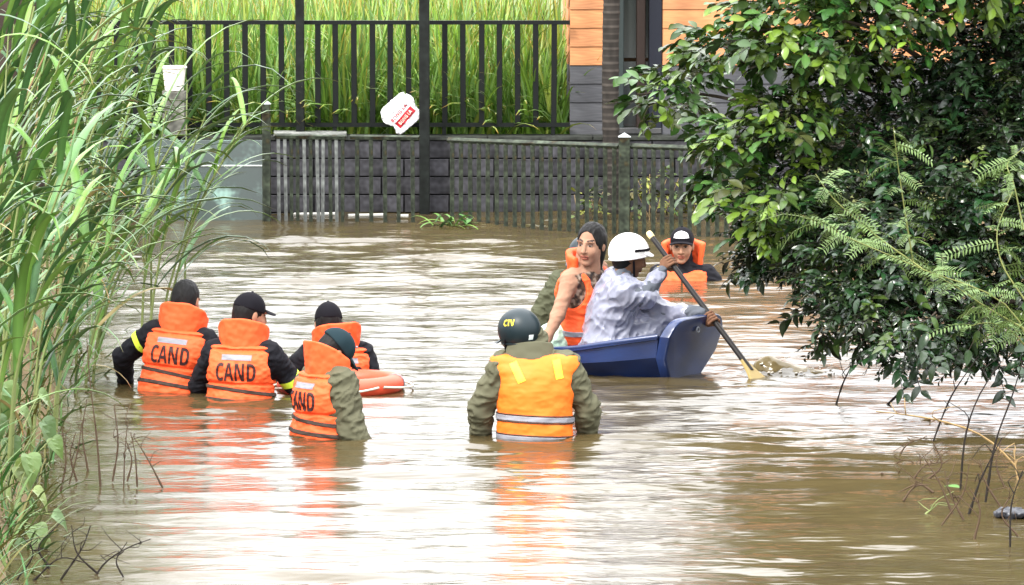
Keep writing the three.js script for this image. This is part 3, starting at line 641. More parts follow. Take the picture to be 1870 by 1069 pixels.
function helmet(p, mat, o = {}) {
  const sc = o.scale || 1, f = (x, y, z) => { let d = ell(x, y, z, 0, 0.03, 0.012, 0.119 * sc, 0.127 * sc, 0.137 * sc); return smax(d, (o.low ?? -0.02) - y + (o.tilt ?? 0.1) * -z, 0.014); };
  const shell = (x, y, z) => smax(f(x, y, z), -(f(x, y, z) + 0.018), 0.004);
  const c = p.placeH(mesh('helmet', surface(shell, [-0.14, -0.1, -0.16], [0.14, 0.175, 0.17], 0.005), mat, p.g));
  const rim = (x, y, z) => { const e = ell(x, y, z, 0, 0.03, 0.012, 0.119 * sc, 0.127 * sc, 0.137 * sc); return Math.hypot(e, (y - (o.low ?? -0.02) + (o.tilt ?? 0.1) * z) * 1) - 0.0075; };
  mesh('rim', surface(rim, [-0.15, -0.1, -0.17], [0.15, 0.06, 0.17], 0.0045), o.rimMat || mat, c);
  if (o.visor) { const b = (x, y, z) => { const yy = o.visorY ?? 0.03; const dd = Math.abs(y - yy - (z + 0.1) * 0.3 + x * x * 2.6) - 0.005; return smax(smax(dd, (Math.hypot(x / 0.115, (z + 0.06) / (0.07 + o.visor)) - 1) * 0.09, 0.004), z + 0.06, 0.003); }; mesh('visor', surface(b, [-0.13, -0.04, -0.2], [0.13, 0.08, -0.04], 0.0045), mat, c); }
  const strap = (x, y, z) => { const sx = Math.abs(x); return Math.min(cone(sx, y, z, { x: 0.1, y: -0.02, z: 0.0 }, { x: 0.06, y: -0.115, z: -0.045 }, 0.0075, 0.0075), cone(sx, y, z, { x: 0.06, y: -0.115, z: -0.045 }, { x: 0, y: -0.13, z: -0.06 }, 0.0075, 0.0075)); };
  mesh('chin_strap', surface(strap, [-0.13, -0.16, -0.1], [0.13, 0.01, 0.04], 0.0048), o.strapMat || blackCloth, c);
  return { mesh: c, f, wrap(geo, az0, y0) {                    // bends flat lettering round the shell
    const q = geo.attributes.position; for (let i = 0; i < q.count; i++) { const a = az0 - q.getX(i) / 0.125, y = y0 + q.getY(i); let r = 0.2; for (let k = 0; k < 60; k++) { const d = f(Math.sin(a) * r, y, -Math.cos(a) * r); if (d < 0.0006) break; r -= Math.max(0.0006, d * 0.6); } r += 0.0015 + q.getZ(i) * 0.4; q.setXYZ(i, Math.sin(a) * r, y, -Math.cos(a) * r); } geo.computeVertexNormals(); return geo; } };
}
function hair(p, fn, lo, hi) { return p.placeH(mesh('hair', surface(fn, lo, hi, 0.0045), hairMat, p.g)); }
const shortHair = (x, y, z) => { let d = ell(x, y, z, 0, 0.037, 0.018, 0.085, 0.102, 0.101) + 0.0035 * ns(x * 60, y * 22, z * 60); d = smin(d, ell(x, y, z, 0, -0.03, 0.05, 0.072, 0.07, 0.056), 0.04); return smax(d, -ell(x, y, z, 0, -0.045, -0.1, 0.082, 0.11, 0.085), 0.015); };

// ---------------------------------------------------------------- who stands where
const ORANGE_BANDS = [['strap', 0.198, 0.011, strapDark, 0, -0.1], ['strap', 0.128, 0.012, strapDark, 0, -0.06]];
const rescueVest = (n, more = {}) => ({ noise: n, seams: [0.232, 0.44], text: 'CAND', textY: 0.308, textW: 0.25, bands: ORANGE_BANDS, patches: [['reflective_strip', 0.0, 0.398, 0.19, 0.034, 0, silver]], collar: { top: 0.6, r: 0.12, slope: 0.35 }, ...more });
const NAVY = [0.006, 0.006, 0.009], OLIVE = [0.078, 0.076, 0.047], OLIVE2 = [0.055, 0.058, 0.033];
function stand(px, py, immersed) { const w = onLevel(px, py); rings.push([w.x, w.z, 0.24, 0.0045, 0.11]); return [w.x, -immersed, w.z]; }

{ // left man, hair showing, dark jacket
  const p = person({ label: 'bare headed person in orange life jacket and dark jacket bending beside the reeds', pos: stand(312, 713, 1.02), yaw: -0.25, lean: [0.13, -0.18], top: NAVY, skin: SKIN, head: { yaw: -0.35, pitch: 0.3 },
    armL: { e: [-0.2, -0.17, -0.12], w: [0.0, -0.19, -0.17], curl: 1, bands: [[0, 0.35, 0.04]], lift: 0.02 }, armR: { e: [0.09, -0.24, -0.05], w: [0.02, -0.17, 0.02], handColor: [0.03, 0.03, 0.035], bands: [[1, 0.82, 0.03]] } });
  lifeJacket(p, rescueVest(3, { y0: -0.08 })); hair(p, shortHair, [-0.11, -0.12, -0.12], [0.11, 0.16, 0.14]);
}
{ // second man, cap to the right
  const p = person({ label: 'person in black cap and orange life jacket with arm over the life ring', pos: stand(437, 727, 1.07), yaw: -0.18, lean: [0.04, -0.12], top: NAVY, head: { yaw: -1.0, pitch: 0.22 },
    armL: { e: [-0.1, -0.22, -0.12], w: [-0.02, -0.2, -0.1] }, armR: { e: [0.14, -0.2, -0.1], w: [0.13, -0.1, -0.16], bands: [[0, 0.82, 0.045]] } });
  lifeJacket(p, rescueVest(11)); hair(p, shortHair, [-0.11, -0.12, -0.12], [0.11, 0.16, 0.14]); cap(p, blackCloth);
}
{ // third man behind the ring
  const p = person({ label: 'person in black cap and orange life jacket standing behind the life ring', pos: stand(612, 690, 1.2), yaw: 0.35, lean: [0.02, -0.05], top: NAVY, head: { yaw: 0.1, pitch: 0.15, shift: [-0.05, -0.05, 0] },
    armL: { e: [-0.2, -0.17, 0.0], w: [-0.08, -0.14, 0.05] }, armR: { e: [0.075, -0.22, 0.05], w: [-0.02, -0.12, 0.16], bands: [[0, 0.92, 0.04]] } });
  lifeJacket(p, rescueVest(23)); hair(p, shortHair, [-0.11, -0.12, -0.12], [0.11, 0.16, 0.14]); cap(p, blackCloth, { tall: 0.006 });
}
{ // fourth man, olive jacket, bowed head under teal cap
  const p = person({ label: 'person in olive jacket and orange life jacket bowing under a dark teal cap', pos: stand(588, 795, 1.03), yaw: -0.95, lean: [0.06, -0.08], top: OLIVE, neck: 0.11, head: { yaw: -1.1, pitch: 0.8, roll: 0.1, shift: [-0.075, -0.015, 0.03] },
    armL: { e: [0.1, -0.25, -0.16], w: [0.12, -0.2, -0.02], lift: -0.05 }, armR: { e: [0.05, -0.27, 0.06], w: [0.13, -0.19, 0.0] }, puff: 0.026, wrinkle: 0.009 });
  lifeJacket(p, rescueVest(37, { collar: { top: 0.6, r: 0.12, slope: 0.5 }, textW: 0.25 })); hair(p, shortHair, [-0.11, -0.12, -0.12], [0.11, 0.16, 0.14]);
  const c = cap(p, tealCloth, { brim: 0.1, brimTilt: 0.25, wide: 1.09 });
  for (const x of [-0.045, 0.045]) { const e = new THREE.SphereGeometry(0.0075, 10, 6); e.translate(x, 0.1, -0.045); let s = 1; mesh('eyelet', e.translate(x * 0.25, 0.012, -0.012), silver, c.mesh); }
}
{ // helmet man in plain amber vest
  const p = person({ label: 'person in dark helmet and plain amber life vest standing alone in the water', pos: stand(977, 797, 1.02), yaw: 0.06, lean: [0.0, -0.06], top: OLIVE, size: 1.06, head: { yaw: 0.75, pitch: 0.1, shift: [-0.07, -0.065, 0] }, puff: 0.02, wrinkle: 0.009,
    armL: { e: [-0.12, -0.24, -0.02], w: [0.0, -0.24, -0.12] }, armR: { e: [0.11, -0.24, -0.03], w: [0.0, -0.24, -0.12] } });
  const band = (y) => [['reflective_strip', y, 0.015, silver, 0, -0.05], ['piping', y + 0.0195, 0.0035, strapDark, 0, -0.05], ['piping', y - 0.0195, 0.0035, strapDark, 0, -0.05]];
  lifeJacket(p, { mat: jacketAmber, noise: 51, thick: 0.034, puffy: 0.25, shoulder: 0.165, armOut: 0.02, hole: 0.092, crease: 0.5, fine: 0.35, y1: 0.5, y0: -0.06, bands: [...band(0.145), ...band(0.035)],
    patches: [['shoulder_tape', -0.105, 0.405, 0.042, 0.115, 0.42, yellowPrint], ['shoulder_tape', 0.118, 0.42, 0.042, 0.105, 0.18, yellowPrint]] });
  const col = (x, y, z) => { const r = Math.hypot((x + 0.03) * 0.8, z + 0.005) - 0.1 + (y - 0.5) * 0.25; return smax(smax(Math.abs(r) - 0.014, y - 0.56 - z * 0.15, 0.01), 0.47 - y, 0.01) + 0.004 * ns(x * 20, y * 20, z * 20); };
  p.placeT(mesh('jacket_collar', surface(col, [-0.2, 0.44, -0.15], [0.16, 0.62, 0.15], 0.007), std(lin(...OLIVE), 0.85), p.g));
  hair(p, shortHair, [-0.11, -0.12, -0.12], [0.11, 0.16, 0.14]);
  const h = helmet(p, tealShell, { scale: 0.94, low: -0.045, tilt: 0.05, visor: 0.03, visorY: -0.02 });
  mesh('lettering', h.wrap(letters('CTV', 0.078, 0.034), -1.95, 0.075), yellowPrint, h.mesh);
  const st = new THREE.PlaneGeometry(0.026, 0.028, 4, 4); mesh('sticker', h.wrap(st, -2.95, -0.012), std(lin(0.55, 0.62, 0.62), 0.5), h.mesh);
}
{ // far man facing us
  const p = person({ label: 'person in black and white cap wading chest deep towards the boat', pos: stand(1248, 509, 1.36), yaw: Math.PI - 0.12, lean: [0.0, 0.04], top: NAVY, size: 1.03, head: { yaw: Math.PI - 0.1, pitch: 0.06, shift: [-0.01, -0.02, 0.02] },
    armL: { e: [0.15, -0.2, 0.05], w: [0.1, -0.12, 0.12], bands: [[0, 0.75, 0.05]] }, armR: { e: [-0.13, -0.22, 0.06], w: [-0.02, -0.18, 0.12] } });
  lifeJacket(p, { noise: 61, collar: { r: 0.108, top: 0.67, slope: 0.1, front: 0.02, flare: 0.12 }, open: 0.006, hole: 0.095 });
  hair(p, shortHair, [-0.11, -0.12, -0.12], [0.11, 0.16, 0.14]); cap(p, blackCloth, { panel: std(lin(0.7, 0.7, 0.72), 0.6), brim: 0.06, brimTilt: 0.05 });
}
// ---- boat
const BOW = onLevel(1238, 684), BOW_YAW = 0.6, bowDir = V(Math.cos(BOW_YAW), 0, Math.sin(BOW_YAW)), portDir = V(-Math.sin(BOW_YAW), 0, Math.cos(BOW_YAW));
const BL = 1.16;
const boatPoint = (u, y, v) => BOW.clone().addScaledVector(bowDir, u).addScaledVector(portDir, v).setY(y);      // u back from the bow is negative
{
  const t = thing('rowing_boat', 'small blue moulded boat with raised square bow carrying two people', 'boat', BOW.toArray());
  t.rotation.y = -BOW_YAW;                                     // local x runs to the bow, local z to the side we see
  const st = [];                                              // stations: u, half width at gunwale, at chine, heights
  for (let i = 0; i <= 14; i++) {
    const s = i / 14, u = -BL + s * BL, wg = 0.4 * Math.pow(Math.sin(Math.PI * (0.12 + 0.6 * s)), 0.7) * (s > 0.8 ? 1 - 0.55 * (s - 0.8) : 1) , yg = 0.125 + 0.02 * Math.cos(s * 6) * (1 - s) + 0.15 * Math.pow(s, 1.6);
    st.push({ u, wg, wc: wg * 0.985, wb: wg * 0.5, yg, yc: 0.03 + 0.11 * Math.pow(s, 1.5), yb: -0.12 + 0.05 * s * s, over: 0.05 * Math.pow(s, 3) });
  }
  const ringOf = q => { const o = []; const P = (v, y) => o.push(V(q.u + q.over * (y > 0 ? y * 3 : 0), y, v));
    for (const sd of [1, -1]) { const l = [[q.wb * 0.6 * sd, q.yb], [q.wb * sd, q.yb + 0.015], [q.wc * sd, q.yc], [q.wg * sd, q.yg - 0.02], [(q.wg + 0.018) * sd, q.yg - 0.015], [(q.wg + 0.018) * sd, q.yg], [(q.wg - 0.022) * sd, q.yg + 0.004], [(q.wg - 0.03) * sd, q.yg - 0.03], [q.wb * 0.9 * sd, 0.035]]; if (sd < 0) l.reverse(); for (const [v, y] of l) P(v, y); }
    return o; };
  const sheet = (rings_, closed) => { const pos = [], idx = [], n = rings_[0].length; rings_.forEach(r => r.forEach(p => pos.push(...p.toArray()))); for (let i = 0; i < rings_.length - 1; i++) for (let j = 0; j < (closed ? n : n - 1); j++) { const a = i * n + j, b = i * n + (j + 1) % n; idx.push(a, b, a + n, b, b + n, a + n); } const g = new THREE.BufferGeometry(); g.setAttribute('position', new THREE.Float32BufferAttribute(pos, 3)); g.setIndex(idx); return toCreasedNormals(g, 0.5); };
  const all = st.map(ringOf), scuff = noiseTexture(512, (u, v) => { const q = 0.82 + 0.25 * tileNoise(u, v, 6) + 0.22 * Math.max(0, tileNoise(u, (v * 8) % 1, 30, 2)); return [q, q, q]; }, true);
  const hullMat = phy(lin(0.012, 0.034, 0.135), 0.32, { map: scuff, clearcoat: 0.2, clearcoatRoughness: 0.15 }), bowMat = hullMat, rimMat = hullMat;
  // outer skin: port, bottom, starboard = indices 8..? ; keep the whole ring
  const hull = sheet(all, true); { const p = hull.attributes.position, uv = new Float32Array(p.count * 2); for (let i = 0; i < p.count; i++) { uv[i * 2] = p.getX(i) * 0.7; uv[i * 2 + 1] = p.getY(i) * 1.4 + p.getZ(i) * 0.5; } hull.setAttribute('uv', new THREE.BufferAttribute(uv, 2)); }
  mesh('hull', hull, hullMat, t);
  for (const sd of [1, -1]) mesh('gunwale', taperTube(st.map(q => V(q.u + q.over * q.yg * 3, q.yg + 0.002, (q.wg + 0.004) * sd)), 0.0165, 0.0165, 40, 8), rimMat, t);
  const e = st[14], pl = new THREE.Shape(), w = e.wg + 0.012, top = 0.372;   // bow plate
  pl.moveTo(-e.wb * 0.8, e.yb); pl.lineTo(e.wb * 0.8, e.yb); pl.lineTo(e.wc, e.yc); pl.lineTo(w, e.yg); pl.lineTo(w * 0.94, e.yg + 0.03); pl.quadraticCurveTo(w * 0.84, top, w * 0.5, top); pl.lineTo(-w * 0.5, top); pl.quadraticCurveTo(-w * 0.84, top, -w * 0.94, e.yg + 0.03); pl.lineTo(-w, e.yg); pl.lineTo(-e.wc, e.yc); pl.closePath();
  const bg = new THREE.ExtrudeGeometry(pl, { depth: 0.05, bevelEnabled: true, bevelThickness: 0.014, bevelSize: 0.014, bevelSegments: 3, curveSegments: 10 });
  bg.translate(0, 0, -0.02); bg.rotateY(Math.PI / 2); { const p = bg.attributes.position; for (let i = 0; i < p.count; i++) p.setX(i, p.getX(i) + (p.getY(i) > -0.05 ? (p.getY(i) + 0.05) * 0.3 : 0)); } bg.computeVertexNormals();
  const bm = mesh('bow_plate', toCreasedNormals(bg, 0.6), bowMat, t);
  const bolt = new THREE.TorusGeometry(0.016, 0.005, 8, 14); bolt.rotateY(Math.PI / 2); bolt.translate(0.164, 0.3, 0.02); mesh('tow_ring', bolt, std(lin(0.2, 0.22, 0.26), 0.4), bm);
  const f = st[0], sp = new THREE.Shape(); sp.moveTo(-f.wb * 0.7, f.yb); sp.lineTo(f.wb * 0.7, f.yb); sp.lineTo(f.wc, f.yc); sp.lineTo(f.wg + 0.015, f.yg); sp.lineTo(-f.wg - 0.015, f.yg); sp.lineTo(-f.wc, f.yc); sp.closePath();
  const sg = new THREE.ExtrudeGeometry(sp, { depth: 0.03, bevelEnabled: false }); sg.rotateY(Math.PI / 2); sg.translate(-BL - 0.031, 0, 0); mesh('stern_plate', sg, hullMat, t);
  for (const u of [-0.42, -1.02]) { const b = bevelBox(0.2, 0.025, 0.6, 0.006); b.translate(u, 0.09, 0); mesh('thwart', b, hullMat, t); }
  for (let i = 1; i < 6; i++) { const c = boatPoint(-BL * i / 6, 0, 0); rings.push([c.x, c.z, 0.36, 0.004, 0.12]); }
}
// ---- paddle (its two ends give its line)
const PD = -BOW.z, padTop = at(1186, 427, PD + 0.28), padLow = at(1374, 680, PD - 0.2), padDir = padLow.clone().sub(padTop).normalize();
const padAt = (px) => { const k = (px - 1186) / (1374 - 1186); return padTop.clone().lerp(padLow, k); };
{
  const t = thing('paddle', 'long dark paddle with pale tip held slanting into the water', 'paddle', padTop.toArray()), L = padLow.distanceTo(padTop);
  t.quaternion.setFromUnitVectors(V(0, -1, 0), padDir);
  const s = new THREE.CylinderGeometry(0.0165, 0.019, L - 0.03, 14, 6); s.translate(0, -(L - 0.03) / 2 - 0.02, 0); mesh('shaft', s, std(lin(0.018, 0.016, 0.016), 0.5), t);
  const c = new THREE.LatheGeometry([[0, 0.02], [0.016, 0.014], [0.021, 0], [0.0205, -0.03], [0.017, -0.034]].map(q => new THREE.Vector2(...q)), 14); mesh('grip_cap', c, std(lin(0.7, 0.55, 0.27), 0.6), t);
  const bs = new THREE.Shape(); bs.moveTo(-0.02, 0.08); bs.quadraticCurveTo(-0.03, 0, -0.075, -0.08); bs.lineTo(-0.08, -0.3); bs.quadraticCurveTo(-0.07, -0.36, 0, -0.365); bs.quadraticCurveTo(0.07, -0.36, 0.08, -0.3); bs.lineTo(0.075, -0.08); bs.quadraticCurveTo(0.03, 0, 0.02, 0.08); bs.closePath();
  const b = new THREE.ExtrudeGeometry(bs, { depth: 0.012, bevelEnabled: true, bevelSize: 0.004, bevelThickness: 0.004, bevelSegments: 2 }); b.translate(0, -L + 0.02, -0.006); b.rotateY(0.9); mesh('blade', b, std(lin(0.35, 0.26, 0.1), 0.6), t);
  const m = onLevel(1404, 681); mound = [[m.x, m.z, 0.15, 0.11, 0.03], [m.x + 0.2, m.z + 0.02, 0.16, 0.1, 0.02]];
  const sp = (x, y, z) => { let d = ell(x, y, z, -0.02, 0.0, 0, 0.11, 0.1, 0.08); d = smin(d, ell(x, y, z, 0.1, -0.01, 0.0, 0.13, 0.07, 0.09), 0.06); d = smin(d, ell(x, y, z, 0.25, -0.01, 0.03, 0.12, 0.035, 0.08), 0.05); return d + 0.024 * ns(x * 8, y * 8, z * 8) + 0.007 * ns(x * 20, y * 20, z * 20); };
  const sg_ = surface(sp, [-0.2, -0.1, -0.16], [0.44, 0.17, 0.18], 0.0065), w_ = mesh('splash', sg_, phy(lin(0.15, 0.115, 0.055), 0.12, { ior: 1.33 })); w_.position.set(m.x + 0.02, 0, m.z - 0.02); tag(w_, null, null, null, 'structure');
  const drops = []; for (let i = 0; i < 46; i++) { const s = new THREE.IcosahedronGeometry(rr(0.004, 0.012), 1); s.scale(rr(0.8, 2), 0.7, 1); s.translate(rr(-0.1, 0.42), Math.abs(rr(-0.03, 0.1)) * (rnd() < 0.5 ? 0.3 : 1), rr(-0.02, 0.15)); drops.push(s); } const dm = mesh('droplets', merged(drops), phy(lin(0.5, 0.46, 0.4), 0.15), w_); dm.userData.kind = 'stuff'; rings.push([m.x, m.z, 0.22, 0.008, 0.13]); rings.push([m.x + 0.25, m.z, 0.3, 0.006, 0.16]);
}
{ // paddler in white helmet and clear raincoat
  const seat = boatPoint(-0.5, 0.12, 0.08), yaw = -1.42, S = 1;
  const o = { label: 'paddler in white helmet and clear raincoat gripping the paddle in the boat', pos: [seat.x, -0.03, seat.z], yaw, hip: 0.15, lean: [0.2, 0.05], top: [0.09, 0.1, 0.12], skin: SKIN_DARK, puff: 0.01, head: { yaw: -1.25, pitch: 0.28, shift: [-0.01, -0.03, 0.02] } };
  o.legsWorld = [[[0, 0.14, -0.1], [0.33, 0.3, -0.14], [0.34, 0.06, -0.14]], [[0, 0.14, 0.07], [0.3, 0.28, 0.03], [0.31, 0.06, 0.02]]];
  // arm joints from the paddle
  const up = V(Math.sin(0.2), 1, Math.sin(0.05)).normalize(), q = new THREE.Quaternion().setFromAxisAngle(V(0, 1, 0), yaw), ql = q.clone().invert();
  const tq = new THREE.Quaternion().setFromUnitVectors(V(0, 1, 0), up.clone().applyQuaternion(ql));
  const sh = (sd, lift, fwd) => V(sd * 0.18, 0.425 + lift, fwd).applyQuaternion(tq).add(V(0, 0.15, 0)).applyQuaternion(q).add(V(...o.pos));
  const arm = (sd, px, wristOff, bend, lift, fwd) => { const c = padAt(px), w = c.clone().add(V(...wristOff)), s = sh(sd, lift, fwd), mid = s.clone().lerp(w, 0.5).add(V(...bend)); return { e: mid.clone().sub(s).toArray(), w: w.clone().sub(mid).toArray(), grip: padDir.toArray(), gripOff: c.clone().sub(w).toArray(), gripR: 0.018, lift, fwd, handColor: SKIN_DARK.map(v => v * 1.15) }; };
  o.armR = arm(1, 1224, [-0.06, -0.065, 0.035], [0.0, -0.085, 0.05], 0.0, -0.02); o.armL = arm(-1, 1300, [-0.06, 0.02, -0.04], [0.02, -0.1, -0.02], 0.0, -0.04);
  const p = person(o);
  hair(p, shortHair, [-0.11, -0.12, -0.12], [0.11, 0.16, 0.14]);
  const h = helmet(p, whiteShell, { low: 0.004, tilt: 0.42, visor: 0.02, visorY: 0.068, rimMat: whiteShell });
  const stripe = (x, y, z) => Math.max(Math.abs(h.f(x, y, z) - 0.001) - 0.004, Math.abs(y - 0.055 + 0.3 * z) - 0.009, z - 0.02);
  mesh('stripe', surface(stripe, [-0.14, 0, -0.17], [0.14, 0.1, 0.05], 0.0045), blackCloth, h.mesh);
  // raincoat: loose sheet over trunk, arms and knees
  const A = p.arms, Ti = p.T.clone().invert(), te = Ti.elements, K = o.legsWorld.map(l => l.map(v => p.local(v)));
  const coat = (x, y, z) => {
    const tx = te[0] * x + te[4] * y + te[8] * z + te[12], ty = te[1] * x + te[5] * y + te[9] * z + te[13], tz = te[2] * x + te[6] * y + te[10] * z + te[14];
    let d = torsoField(tx, ty * 0.97, tz) - 0.022;
    d = smin(d, cone(x, y, z, p.local([0, 0.4, 0]), p.local([-0.03, 0.02, 0]), 0.11, 0.155), 0.06);
    for (const l of K) d = smin(d, cone(x, y, z, l[0], l[1], 0.12, 0.09), 0.1);
    d = smax(d, ty - 0.53, 0.02); d = smax(d, 0.03 - y, 0.01);
    let arm_ = 1e9; for (const a of A) { const wr = a.w.clone().lerp(a.e, 0.04); let b = cone(x, y, z, a.s, a.e, 0.078, 0.068); b = smin(b, cone(x, y, z, a.e, wr, 0.068, 0.046), 0.03); const dir = a.w.clone().sub(a.e).normalize(), pl = (x - a.w.x) * dir.x + (y - a.w.y) * dir.y + (z - a.w.z) * dir.z - 0.004; b = smax(b, pl, 0.01); arm_ = Math.min(arm_, b); }
    d = smin(d, arm_, 0.06);
    if (Math.abs(d) < 0.06) { const n1 = ns(x * 6 + y * 3, y * 9 - x * 4, z * 6), n2 = ns(x * 15, y * 12 + z * 7, z * 15 + x * 5), n3 = ns(x * 34, y * 30, z * 34); d += 0.017 * (Math.abs(n1) * 2 - 0.5) + 0.01 * (Math.abs(n2) * 2 - 0.5) + 0.004 * n3; }
    return d;
  };
  mesh('raincoat', surface(coat, p.lo.map(v => v - 0.05), p.hi.map(v => v + 0.05), 0.0095), phy(lin(0.5, 0.52, 0.66), 0.3, { transmission: 0.62, thickness: 0, ior: 1.45 }), p.g);
  for (const a of A) if (a.sd > 0) { const c = new THREE.CylinderGeometry(0.043, 0.04, 0.05, 18, 2, true), m = mesh('glove_cuff', c, std(lin(0.55, 0.38, 0.08), 0.7), p.g); m.position.copy(a.w.clone().lerp(a.e, 0.06)); m.quaternion.setFromUnitVectors(V(0, 1, 0), a.w.clone().sub(a.e).normalize()); }
}
{ // woman in the boat
  const seat = boatPoint(-0.75, 0.1, -0.05);
  const o = { label: 'black haired woman in open orange life jacket seated behind the paddler', pos: [seat.x, -0.03, seat.z], yaw: Math.PI + 1.0, size: 1.06, hip: 0.16, lean: [0.0, 0.1], bareArms: true, openNeck: true, female: true, skin: [0.29, 0.16, 0.107], wrinkle: 0.003, puff: 0.004, top: [0.12, 0.075, 0.05], head: { yaw: Math.PI - 0.42, pitch: 0.04, roll: -0.05, shift: [0.035, -0.045, 0.02] },
    topPattern: (x, y, z) => { const n = ns(x * 38, y * 38, z * 38); return n > 0.18 ? [0.25, 0.19, 0.15] : n < -0.2 ? [0.03, 0.022, 0.02] : [0.085, 0.052, 0.036]; } };
  o.legsWorld = [[[0.02, 0.14, 0.06], [0.2, 0.26, 0.2], [0.22, 0.06, 0.22]], [[0.0, 0.14, -0.08], [0.24, 0.26, -0.02], [0.24, 0.06, 0.0]]];
  const p0 = V(...o.pos);
  o.armR = { e: [-0.07, -0.2, 0.1], w: [-0.1, -0.19, 0.12], curl: 0.9 }; o.armL = { e: [0.13, -0.22, 0.02], w: [0.06, -0.06, 0.2], curl: 0.8 };
  const p = person(o);
  lifeJacket(p, { noise: 71, thick: 0.022, open: 0.1, y0: 0.02, shoulder: 0.11, hole: 0.11, collar: { r: 0.1, top: 0.56, slope: 0.3, front: 0.02 }, bands: [['reflective_strip', 0.1, 0.016, silver, 0, 0]], patches: [] });
  const f = (x, y, z) => { let d = ell(x, y, z, 0, 0.035, 0.022, 0.09, 0.107, 0.106) + 0.005 * ns(x * 70, y * 14, z * 40); d = smin(d, ell(x, y, z, 0, -0.05, 0.06, 0.07, 0.1, 0.05), 0.04); d = smin(d, ell(x, y, z, 0, -0.17, 0.075, 0.045, 0.12, 0.035), 0.03); d = smax(d, -ell(x, y, z, 0.004, -0.012, -0.125, 0.077, 0.12, 0.11), 0.015); return d; };
  hair(p, f, [-0.11, -0.3, -0.12], [0.11, 0.17, 0.15]);
}
{ // man in olive behind the boat
  const p = person({ label: 'person in olive jacket and dark helmet pushing the boat from behind the woman', pos: stand(1036, 600, 1.06), yaw: Math.PI - 0.6, lean: [0.22, 0.05], top: OLIVE2, wrinkle: 0.009, puff: 0.022, head: { yaw: Math.PI - 0.5, pitch: 0.25, shift: [0.04, -0.01, 0] },
    armL: { e: [0.12, -0.22, 0.05], w: [-0.05, -0.1, 0.2] }, armR: { e: [-0.16, -0.27, 0.06], w: [-0.015, -0.13, 0.17], curl: 0.9, lift: -0.01 } });
  hair(p, shortHair, [-0.11, -0.12, -0.12], [0.11, 0.16, 0.14]); helmet(p, tealShell, { low: -0.01, tilt: -0.05, visor: 0.035, visorY: 0.01 });
  const c = (x, y, z) => { const r = Math.hypot(x * 0.95, z + 0.005) - 0.088; return smax(smax(Math.abs(r) - 0.014, y - 0.57 - z * 0.15, 0.01), 0.46 - y, 0.01) + 0.004 * ns(x * 20, y * 20, z * 20); };
  p.placeT(mesh('jacket_collar', surface(c, [-0.13, 0.43, -0.13], [0.13, 0.62, 0.13], 0.007), std(lin(...OLIVE2), 0.85), p.g));
}
{ // life ring
  const c = onLevel(622, 709), t = thing('life_ring', 'faded orange life ring with pale bands floating between the people', 'life ring', [c.x, 0.025, c.z]); t.rotation.set(-0.04, 0.3, 0.02);
  const R = 0.34, r = 0.062, g = new THREE.TorusGeometry(R, r, 18, 64); g.rotateX(Math.PI / 2); g.scale(1, 0.95, 1); mesh('ring', g, phy(lin(0.62, 0.065, 0.025), 0.5), t);
  for (let i = 0; i < 4; i++) { const a = 0.35 + i * Math.PI / 2, b = new THREE.TorusGeometry(R, r + 0.003, 14, 6, 0.1); b.rotateZ(a); b.rotateX(Math.PI / 2); b.scale(1, 0.95, 1); mesh('reflective_band', b, silver, t);
    const pts = []; for (let k = 0; k <= 8; k++) { const q = a + 0.1 + k / 8 * (Math.PI / 2 - 0.1), rr_ = R + r + 0.006 + 0.045 * Math.sin(k / 8 * Math.PI); pts.push(V(Math.cos(q) * rr_, 0.004 - 0.02 * Math.sin(k / 8 * Math.PI), -Math.sin(q) * rr_)); } mesh('rope', taperTube(pts, 0.007, 0.007, 20, 6), std(lin(0.5, 0.46, 0.38), 0.85), t); }
  rings.push([c.x, c.z, 0.42, 0.003, 0.1]);
}
{ // bag in the boat
  const c = boatPoint(-0.86, 0.17, 0.16), f = (x, y, z) => ell(x, y, z, 0, 0, 0, 0.13, 0.12, 0.1) + 0.03 * ns(x * 9, y * 9, z * 9) + 0.014 * ns(x * 26, y * 26, z * 26) ;
  const o = thing('plastic_bag', 'pale green knotted plastic bag lying in the boat beside woman', 'bag', c.toArray());
  mesh('bag_body', surface(f, [-0.2, -0.18, -0.18], [0.2, 0.2, 0.18], 0.009), phy(lin(0.55, 0.75, 0.6), 0.35, { transmission: 0.25, thickness: 0 }), o);
  mesh('knot', surface((x, y, z) => ell(x, y, z, 0.02, 0.13, 0, 0.03, 0.05, 0.02) + 0.015 * ns(x * 40, y * 30, z * 40), [-0.06, 0.06, -0.06], [0.1, 0.22, 0.06], 0.006), phy(lin(0.6, 0.78, 0.65), 0.35), o);
}

